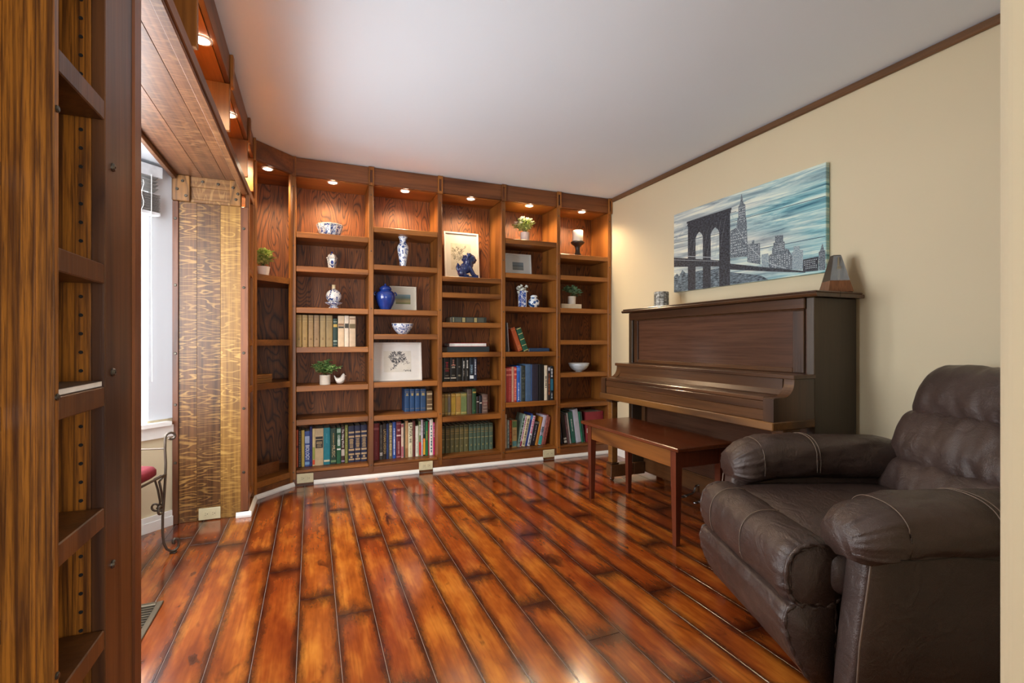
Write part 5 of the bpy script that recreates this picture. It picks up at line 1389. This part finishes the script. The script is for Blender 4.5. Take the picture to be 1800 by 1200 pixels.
# the case above: three wooden faces, clear cover on the front (local -y)
s2, s1 = sqz(0.195), sqz(0.0625)
in2, in1 = sqz(0.195, 0.8), sqz(0.0625, 0.93)
bk = MB()
for i in (1, 2, 3):
    j = (i + 1) % 4
    o1, o2, o3, o4 = s1[i], s1[j], s2[j], s2[i]; a1, a2, a3, a4 = in1[i], in1[j], in2[j], in2[i]
    bk.add([o1, o2, o3, o4, a1, a2, a3, a4], [(0, 1, 2, 3), (4, 7, 6, 5), (0, 4, 5, 1), (1, 5, 6, 2), (2, 6, 7, 3), (3, 7, 4, 0)])
bk.build('upper_case', 'piano_side', t, local=True)
MB().loft([sqz(0.1955), sqz(0.199, 0.9)]).build('top_cap', 'piano_side', t, local=True)
gm = NT('clear_plastic'); gm.b.inputs['Alpha'].default_value = 0.28; gm.fin(lin('#c9d0d6'), 0.1); M['clear'] = gm.m
MB().add([s1[0], s1[1], s2[1], s2[0], (s1[0][0], s1[0][1] + .0015, s1[0][2]), (s1[1][0], s1[1][1] + .0015, s1[1][2]), (s2[1][0], s2[1][1] + .0015, s2[1][2]), (s2[0][0], s2[0][1] + .0015, s2[0][2])],
         [(0, 1, 2, 3), (7, 6, 5, 4), (0, 4, 5, 1), (2, 6, 7, 3), (1, 5, 6, 2), (3, 7, 4, 0)]).build('clear_cover', 'clear', t, local=True)
MB().box(-0.004, 0.004, -0.030, -0.027, 0.066, 0.185).build('pendulum_rod', 'chrome', t, local=True)
MB().prism([(-0.011, 0.118), (0.011, 0.118), (0.008, 0.138), (-0.008, 0.138)], 1, -0.034, -0.0265).build('sliding_weight', 'chrome', t, local=True)
MB().tube([(0.0595 - 0.0042 + 0.004, 0.008 * math.cos(q), 0.030 + 0.008 * math.sin(q)) for q in [2 * PI * i / 16 for i in range(16)]], 0.0016, 6, closed=True).build('winding_key', 'chrome', t, local=True)

t = thing('candle_jar', 'small silver mosaic candle jar on the left of the piano', 'candle', (2.45, 2.955, LZ))
MB().lathe([(0.050, 0), (0.052, 0.004), (0.052, 0.118), (0.049, 0.121), (0.046, 0.118), (0.046, 0.012), (0.001, 0.012)], 32).build('glass_jar', print_mat('mercury_mosaic', '#4a4438', '#d8d6cc', (40, 40, 60)), t, local=True, auto=40)
bd = MB()
for i in range(10):
    a = 2 * PI * i / 10
    bd.tube([(0.0525 * math.cos(a), 0.0525 * math.sin(a), 0.002), (0.0525 * math.cos(a), 0.0525 * math.sin(a), 0.119)], 0.0016, 5)
for z in (0.035, 0.07, 0.10):
    bd.tube([(0.0525 * math.cos(2 * PI * i / 28), 0.0525 * math.sin(2 * PI * i / 28), z) for i in range(28)], 0.0009, 5, closed=True)
bd.build('lead_lines', plain('#4a4030', 0.5), t, local=True)
MB().lathe([(0.045, 0.0125), (0.045, 0.095), (0.001, 0.095)], 24).build('wax', 'candle', t, local=True)

# ================================================================== RECLINER
rc = thing('recliner', 'dark brown leather recliner armchair in the right foreground', 'armchair', (1.925, 1.095, 0), R(157.5))
def wr(p, amp, f, seed=0.0, an=(1, 1, 1)):
    v = Vector((p[0] * f * an[0] + seed, p[1] * f * an[1] + seed * 1.7, p[2] * f * an[2]))
    return noise.noise(v) * amp
def soft(secs, amp=0.004, f=14, seed=0.0, an=(1, 1, 1)):
    out = []
    for q in secs:
        c = Vector((0, 0, 0))
        for p in q: c += Vector(p)
        c /= len(q); o = []
        for p in q:
            p = Vector(p); d = p - c
            if d.length > 1e-6: d.normalize()
            o.append(p + d * (wr(p, amp, f, seed, an) + wr(p, amp * 0.5, f * 2.7, seed + 5, an)))
        out.append(o)
    return out
def sup(n, a, b, e=0.7):
    """superellipse outline"""
    r = []
    for i in range(n):
        q = 2 * PI * i / n; c, s_ = math.cos(q), math.sin(q)
        r.append((a * math.copysign(abs(c) ** e, c), b * math.copysign(abs(s_) ** e, s_)))
    return r
def gather(secs, ks, amp, n):
    """puckers fanning from a gathered end"""
    out = []
    for q, k in zip(secs, ks):
        c = Vector((0, 0, 0))
        for p in q: c += Vector(p)
        c /= len(q); m = len(q)
        out.append([c + (Vector(p) - c) * (1 + amp * k * math.sin(2 * PI * n * i / m + 1.3 * math.sin(i * 0.7))) for i, p in enumerate(q)])
    return out
def gk(N, w): return [max(0.0, 1 - min(i, N - i) / N / w) for i in range(N + 1)]
def ends(N, rnd, lo=0.25):
    """scale factors along a cushion: pinched at both ends"""
    out = []
    for i in range(N + 1):
        s_ = i / N; d = min(s_, 1 - s_) / rnd
        k = 1.0 if d >= 1 else math.sqrt(max(0.0, 1 - (1 - d) ** 2))
        out.append((s_, max(lo, k)))
    return out
def RB(mb, name, mat='leather', par=None, smooth=True): return mb.build(name, mat, par or rc, smooth=smooth, local=True)
NS = 96
for sv in (1, -1):
    # arm body
    secs = []
    for z, u0, u1, v0, v1 in ((0.045, -0.40, 0.435, 0.345, 0.435), (0.06, -0.41, 0.44, 0.34, 0.44), (0.25, -0.41, 0.425, 0.34, 0.448), (0.42, -0.41, 0.405, 0.34, 0.452), (0.52, -0.41, 0.395, 0.345, 0.452), (0.54, -0.40, 0.385, 0.355, 0.445)):
        cu, cv, a, b_ = (u0 + u1) / 2, (v0 + v1) / 2, (u1 - u0) / 2, (v1 - v0) / 2
        secs.append([(cu + p[0], sv * (cv + p[1]), z) for p in sup(NS, a, b_, 0.28)])
    body = RB(MB().loft(soft(secs, 0.0015, 9, 3.0 * sv)), 'arm_panel')
    RB(MB().tube([(u_, sv * v_, z_) for u_, v_, z_ in ((0.432, 0.440, 0.06), (0.424, 0.447, 0.25), (0.404, 0.452, 0.42), (0.394, 0.452, 0.50))], 0.0028, 6), 'seam', 'seam', body)
    # arm pad
    secs = []
    for s_, k in ends(34, 0.13, 0.30):
        u = -0.40 + (0.86 if sv > 0 else 0.80) * s_
        crown = 0.012 * math.sin(PI * s_)
        zc = (0.553 if sv > 0 else 0.545) + crown - (0.030 * max(0, s_ - 0.8) / 0.2) - 0.02 * max(0, 0.2 - s_) / 0.2
        a, b_ = 0.116 * (0.82 + 0.18 * k) * (0.6 + 0.4 * k), (0.083 if sv > 0 else 0.100) * (0.35 + 0.65 * k)
        if abs(s_ - 0.583) < 0.025 or abs(s_ - 0.865) < 0.02: a *= 0.985; b_ *= 0.97
        q = []
        for p in sup(NS, a, b_, 0.82):
            v_ = 0.405 + p[0]; z_ = zc + p[1]
            if p[1] < 0: z_ = zc + p[1] * 0.85
            q.append((u, sv * v_, z_))
        secs.append(q)
    gl_ = [max(0.0, (i / 34 - 0.84) / 0.16) + max(0.0, (0.10 - i / 34) / 0.10) for i in range(35)]
    pad = RB(MB().loft(gather(soft(secs, 0.0085, 9, 11.0 + sv, (1.0, 1.6, 1.6)), gl_, 0.055, 11)), 'arm_pad')
    for s_ in (0.575, 0.592, 0.865):
        u = -0.40 + (0.86 if sv > 0 else 0.80) * s_
        kz = 1.0 if s_ < 0.8 else 0.975
        q = [(u, sv * (0.405 + p[0] * kz), ((0.5645 if s_ < 0.8 else 0.548) - (0 if sv > 0 else 0.008)) + p[1] * kz) for p in sup(60, 0.1195, 0.087 if sv > 0 else 0.104, 0.82) if p[1] > -0.045]
        RB(MB().tube(sorted(q, key=lambda p: p[1] * sv), 0.0016, 5), 'seam', 'seam', pad)
    RB(MB().tube([(-0.33 + 0.70 * i / 20, sv * (0.405 + 0.112), 0.515 + 0.004 * math.sin(i * 0.9)) for i in range(21)], 0.002, 5), 'side_seam', 'leather_dark', pad)
# seat cushion
secs = []
for s_, k in ends(24, 0.10, 0.6):
    v_ = -0.335 + 0.67 * s_
    q = [(0.06 + p[0], v_, 0.385 + (p[1] * (0.9 + 0.1 * k)) + (0.016 * math.sin(PI * s_) if p[1] > 0 else 0)) for p in sup(NS, 0.36, 0.080, 0.45)]
    secs.append(q)
RB(MB().loft(soft(secs, 0.004, 10, 2.0)), 'seat_cushion')
# footrest: padded roll over a lower panel, gathered at both ends
def roll_sec(v_, k, seed=0):
    q = []
    for p in sup(NS, 0.098 * (0.80 + 0.20 * k), 0.105 * (0.80 + 0.20 * k), 0.85):
        q.append((0.465 + p[0] - 0.012 * (1 - k), v_, 0.375 + p[1]))
    return q
secs = [roll_sec(-0.325 + 0.65 * s_, k) for s_, k in ends(40, 0.08, 0.1)]
roll = RB(MB().loft(gather(soft(secs, 0.005, 8, 4.0, (1, 1.2, 1)), gk(40, 0.13), 0.035, 17)), 'footrest_roll')
low = [(0.40, 0.300), (0.50, 0.300), (0.548, 0.285), (0.560, 0.250), (0.552, 0.200), (0.528, 0.140), (0.494, 0.085), (0.470, 0.058), (0.440, 0.050), (0.40, 0.052)]
def resample(pts, n):
    P2 = [Vector(p) for p in pts] + [Vector(pts[0])]; Ls = [0]
    for a, b_ in zip(P2, P2[1:]): Ls.append(Ls[-1] + (b_ - a).length)
    out = []
    for i in range(n):
        d = Ls[-1] * i / n
        for j in range(len(P2) - 1):
            if Ls[j + 1] >= d:
                out.append(P2[j].lerp(P2[j + 1], (d - Ls[j]) / (Ls[j + 1] - Ls[j] + 1e-9))); break
    return out
lowr = resample(low, 110); lc = Vector((0.47, 0.18))
secs = []
for s_, k in ends(40, 0.06, 0.1):
    secs.append([(lc.x + (p.x - lc.x) * (0.86 + 0.14 * k), -0.325 + 0.65 * s_, lc.y + (p.y - lc.y) * (0.93 + 0.07 * k)) for p in lowr])
fp = RB(MB().loft(gather(soft(secs, 0.005, 8, 9.0, (1, 2.0, 0.6)), gk(40, 0.16), 0.030, 19)), 'footrest_panel')
for sv in (1, -1):
    # gathered piping round the ends
    def wob(pts, amp, n): return [(p[0], p[1] + amp * math.sin(i * n), p[2]) for i, p in enumerate(pts)]
    rs = [(0.463 + p[0], sv * 0.318, 0.375 + p[1]) for p in sup(72, 0.086, 0.093, 0.85)]
    RB(MB().tube(wob(rs, 0.0012, 1.3), [0.0070 + 0.0014 * math.sin(i * 1.3) for i in range(72)], 8, closed=True), 'gathered_piping', 'leather', roll)
    ls = [(lc.x + (p.x - lc.x) * 0.93, sv * 0.318, lc.y + (p.y - lc.y) * 0.97) for p in resample(low, 72)]
    RB(MB().tube(wob(ls, 0.0012, 1.4), [0.0065 + 0.0014 * math.sin(i * 1.4) for i in range(72)], 8, closed=True), 'gathered_piping', 'leather', fp)
    RB(MB().prism([(0.463 + p[0], 0.375 + p[1]) for p in sup(32, 0.074, 0.080, 0.6)], 1, sv * 0.318 - 0.004, sv * 0.318 + 0.006), 'end_panel', 'leather', roll, smooth=False)
# seams over the roll
for v_ in (-0.19, 0.06):
    q = [(0.465 + p[0], v_, 0.375 + p[1]) for p in sup(60, 0.1015, 0.1085, 0.85) if p[0] > -0.04 and p[1] > -0.07]
    q.sort(key=lambda p: -math.atan2(p[2] - 0.375, p[0] - 0.465))
    RB(MB().tube(q, 0.0016, 5), 'seam', 'seam', roll)
# base under the seat
RB(MB().bbox(-0.40, 0.39, -0.335, 0.335, 0.045, 0.30, 0.01), 'base_frame', 'leather_dark', smooth=False)
for u in (-0.34, 0.34):
    for v_ in (-0.38, 0.38):
        RB(MB().lathe([(0.022, 0.0008), (0.025, 0.02), (0.025, 0.0452)], 14, (u, v_, 0)), 'foot', 'black')
# back: lumbar, middle and head cushions, each a soft roll across the chair
def back_cushion(name, c0, c1, thick, w0, w1, e, seed, amp=0.007, cre=0.010):
    """c0,c1: lower and upper centre line points (u,z); w0,w1: half widths there"""
    secs = []
    ax = Vector((c1[0] - c0[0], c1[1] - c0[1])); Lh = ax.length / 2; ax.normalize(); nr = Vector((ax.y, -ax.x))
    cm = Vector(((c0[0] + c1[0]) / 2, (c0[1] + c1[1]) / 2))
    for s_, k in ends(72, 0.16, 0.35):
        q = []
        for p in sup(56, Lh * (0.85 + 0.15 * k), thick * (0.30 + 0.70 * k), e):
            h_ = (p[0] / Lh + 1) / 2
            wid = w0 + (w1 - w0) * h_
            v_ = -wid + 2 * wid * s_
            edge = max(0.0, abs(2 * h_ - 1) - 0.25) / 0.75
            fold = abs(noise.noise(Vector((v_ * 17 + h_ * 2.2, seed, h_ * 1.3)))) * cre * 2 * edge
            w = cm + ax * p[0] + nr * (p[1] + 0.012 * math.sin(PI * s_) - (fold if p[1] > 0 else 0))
            q.append((w.x, v_, w.y))
        secs.append(q)
    return RB(MB().loft(soft(secs, amp, 7, seed, (1, 1.6, 1))), name)
back_cushion('lumbar_cushion', (-0.265, 0.40), (-0.335, 0.58), 0.095, 0.37, 0.37, 0.75, 21)
back_cushion('middle_cushion', (-0.322, 0.52), (-0.430, 0.775), 0.110, 0.385, 0.372, 0.75, 33, 0.008, 0.016)
back_cushion('head_cushion', (-0.418, 0.705), (-0.535, 0.955), 0.128, 0.372, 0.335, 0.80, 45, 0.006, 0.010)
# back shell behind the cushions
secs = []
for z, u0, u1, hv in ((0.10, -0.44, -0.38, 0.33), (0.40, -0.47, -0.36, 0.335), (0.62, -0.53, -0.43, 0.325), (0.82, -0.62, -0.52, 0.30), (0.91, -0.65, -0.57, 0.27)):
    secs.append([((u0 + u1) / 2 + p[0], p[1], z) for p in sup(NS, (u1 - u0) / 2, hv, 0.4)])
RB(MB().loft(secs), 'back_shell')

# ================================================================== BAY: BLIND, STOOL, VENT
sg = bay_segs[0]
bl = thing('window_blind', 'grey slatted blind drawn up at the top of the bay window', 'blind', tuple(sg.p + sg.d * 0.35 + Vector((0, 0, 1.78))))
def SB(t0, t1, n0, n1, z0, z1): return sg.box(MB(), t0, t1, n0, n1, z0, z1)
bt0, bt1 = 0.105, sg.L - 0.09
SB(bt0 - 0.01, bt1, 0.014, 0.066, 1.985, 2.045).build('head_rail', plain('#c9ccd0', 0.5), bl)
grey = plain('#7d7a77', 0.5)
for i in range(14):
    z = 1.790 + 0.0072 * i
    SB(bt0, bt1, 0.016 + 0.002 * (i % 2), 0.062 + 0.002 * (i % 2), z, z + 0.0035).build('slat', grey, bl)
for i in range(4):
    z = 1.905 + 0.021 * i
    a = sg.p + sg.d * (bt0 + 0.008) + sg.n * 0.018; b = sg.p + sg.d * bt1 + sg.n * 0.018
    a2 = sg.p + sg.d * (bt0 + 0.008) + sg.n * 0.060; b2 = sg.p + sg.d * bt1 + sg.n * 0.060
    MB().loft([[(a.x, a.y, z), (a2.x, a2.y, z + 0.014), (a2.x, a2.y, z + 0.0165), (a.x, a.y, z + 0.0025)], [(b.x, b.y, z), (b2.x, b2.y, z + 0.014), (b2.x, b2.y, z + 0.0165), (b.x, b.y, z + 0.0025)]]).build('slat', grey, bl)
SB(bt0, bt1, 0.014, 0.064, 1.772, 1.788).build('bottom_rail', plain('#d8dade', 0.5), bl)
c = sg.p + sg.d * 0.155 + sg.n * 0.070
MB().tube([(c.x, c.y, 1.99), (c.x, c.y, 1.4), (c.x + 0.003, c.y, 0.85)], 0.0018, 5).build('tilt_cord', 'white_trim', bl)
c = sg.p + sg.d * 0.20 + sg.n * 0.070
MB().tube([(c.x + 0.006 * math.sin(i * 1.3), c.y + 0.006 * math.cos(i * 1.7), 1.95 - 0.02 * i) for i in range(12)], 0.0016, 5).build('lift_cord', 'white_trim', bl)

# floor register
vt = thing('floor_register', 'bronze slotted floor vent in the boards near the bay', 'vent', (-0.66, 2.22, 0.0008))
vx0, vx1, vy0, vy1 = -0.712, -0.562, 2.066, 2.387
vb = plain('#6a5f4e', 0.4, 0.6)
MB().bbox(vx0, vx0 + 0.022, vy0, vy1, 0.001, 0.006, 0.002).bbox(vx1 - 0.022, vx1, vy0, vy1, 0.001, 0.006, 0.002).bbox(vx0 + 0.022, vx1 - 0.022, vy0, vy0 + 0.022, 0.001, 0.006, 0.002).bbox(vx0 + 0.022, vx1 - 0.022, vy1 - 0.022, vy1, 0.001, 0.006, 0.002).build('register_frame', vb, vt)
for i in range(14):
    y = vy0 + 0.030 + 0.0200 * i
    MB().box(vx0 + 0.0225, vx1 - 0.0225, y, y + 0.007, 0.0015, 0.0052).build('slat', vb, vt)
MB().box(vx0 + 0.0225, vx1 - 0.0225, vy0 + 0.0225, vy1 - 0.0225, 0.0009, 0.0013).build('duct_shadow', 'black', vt)
MB().box((vx0 + vx1) / 2 - 0.003, (vx0 + vx1) / 2 + 0.003, vy0 + 0.0225, vy1 - 0.0225, 0.0053, 0.0062).build('centre_bar', vb, vt)

# wrought-iron vanity stool
so = thing('iron_stool', 'wrought iron scroll stool with a red padded seat in the bay', 'stool', (-0.885, 2.71, 0), R(-12))
hx, hy = 0.165, 0.23
def spiral(cx, cz, r0, r1, a0, a1, n=16): return [(cx + (r0 + (r1 - r0) * i / n) * math.cos(a0 + (a1 - a0) * i / n), cz + (r0 + (r1 - r0) * i / n) * math.sin(a0 + (a1 - a0) * i / n)) for i in range(n + 1)]
def flat_leg(sx, sy):
    top = spiral(0.022, 0.590, 0.010, 0.024, R(-150), R(180), 18)[::1]
    path = top + [(-0.003, 0.53), (0.0, 0.46), (-0.001, 0.40), (-0.006, 0.30), (-0.012, 0.20), (-0.013, 0.12), (-0.008, 0.065), (0.004, 0.030), (0.022, 0.012), (0.040, 0.012)]
    path += [(0.052, 0.024), (0.056, 0.045), (0.050, 0.064), (0.038, 0.070), (0.030, 0.062), (0.030, 0.050), (0.038, 0.047)]
    pts = [(sx * (hx + p[0] * 0.75), sy * (hy + p[0] * 0.75), p[1]) for p in path]
    o = MB().tube(pts, 0.0075, 8, 0.8).build('leg', 'iron', so, smooth=True, local=True)
    MB().bbox(sx * (hx + 0.024) - 0.014, sx * (hx + 0.024) + 0.014, sy * (hy + 0.024) - 0.014, sy * (hy + 0.024) + 0.014, 0.0008, 0.006, 0.002).build('foot_pad', 'iron', o, local=True)
for sx in (-1, 1):
    for sy in (-1, 1): flat_leg(sx, sy)
for sy in (-1, 1):
    MB().tube([(-hx, sy * hy, 0.534), (hx, sy * hy, 0.534)], 0.004, 8).build('arm_rail', 'iron', so, local=True)
    cc_ = [(hx - 0.02, 0.40), (hx - 0.05, 0.385), (hx - 0.035, 0.33), (hx - 0.025, 0.27)] + spiral(hx - 0.045, 0.245, 0.024, 0.010, R(40), R(-420), 20)
    for sx in (-1, 1):
        MB().tube([(sx * p[0], sy * hy, p[1]) for p in cc_], 0.006, 8, 0.8).build('scroll', 'iron', so, smooth=True, local=True)
for sx in (-1, 1):
    MB().tube([(sx * hx, -hy, 0.405), (sx * hx, hy, 0.405)], 0.006, 8).build('seat_rail', 'iron', so, local=True)
    cc_ = [(hy - 0.02, 0.40), (hy - 0.06, 0.385), (hy - 0.04, 0.33), (hy - 0.025, 0.27)] + spiral(hy - 0.05, 0.245, 0.027, 0.011, R(40), R(-420), 20)
    for sy in (-1, 1):
        MB().tube([(sx * hx, sy * p[0], p[1]) for p in cc_], 0.006, 8, 0.8).build('scroll', 'iron', so, smooth=True, local=True)
secs = []
for z, k in ((0.4125, 0.96), (0.418, 1.0), (0.440, 1.0), (0.455, 0.95), (0.464, 0.80), (0.468, 0.5)):
    secs.append([(p[0], p[1], z) for p in sup(40, (hx - 0.008) * k, (hy - 0.008) * k, 0.35)])
red = NT('red_velvet'); red.fin(red.ramp(red.noise(red.coords((1, 1, 1), False), 30, 3), [(0.3, lin('#6d1020')), (0.7, lin('#861a2c'))]), 0.8)
MB().loft(secs).build('seat_pad', red.m, so, smooth=True, local=True)
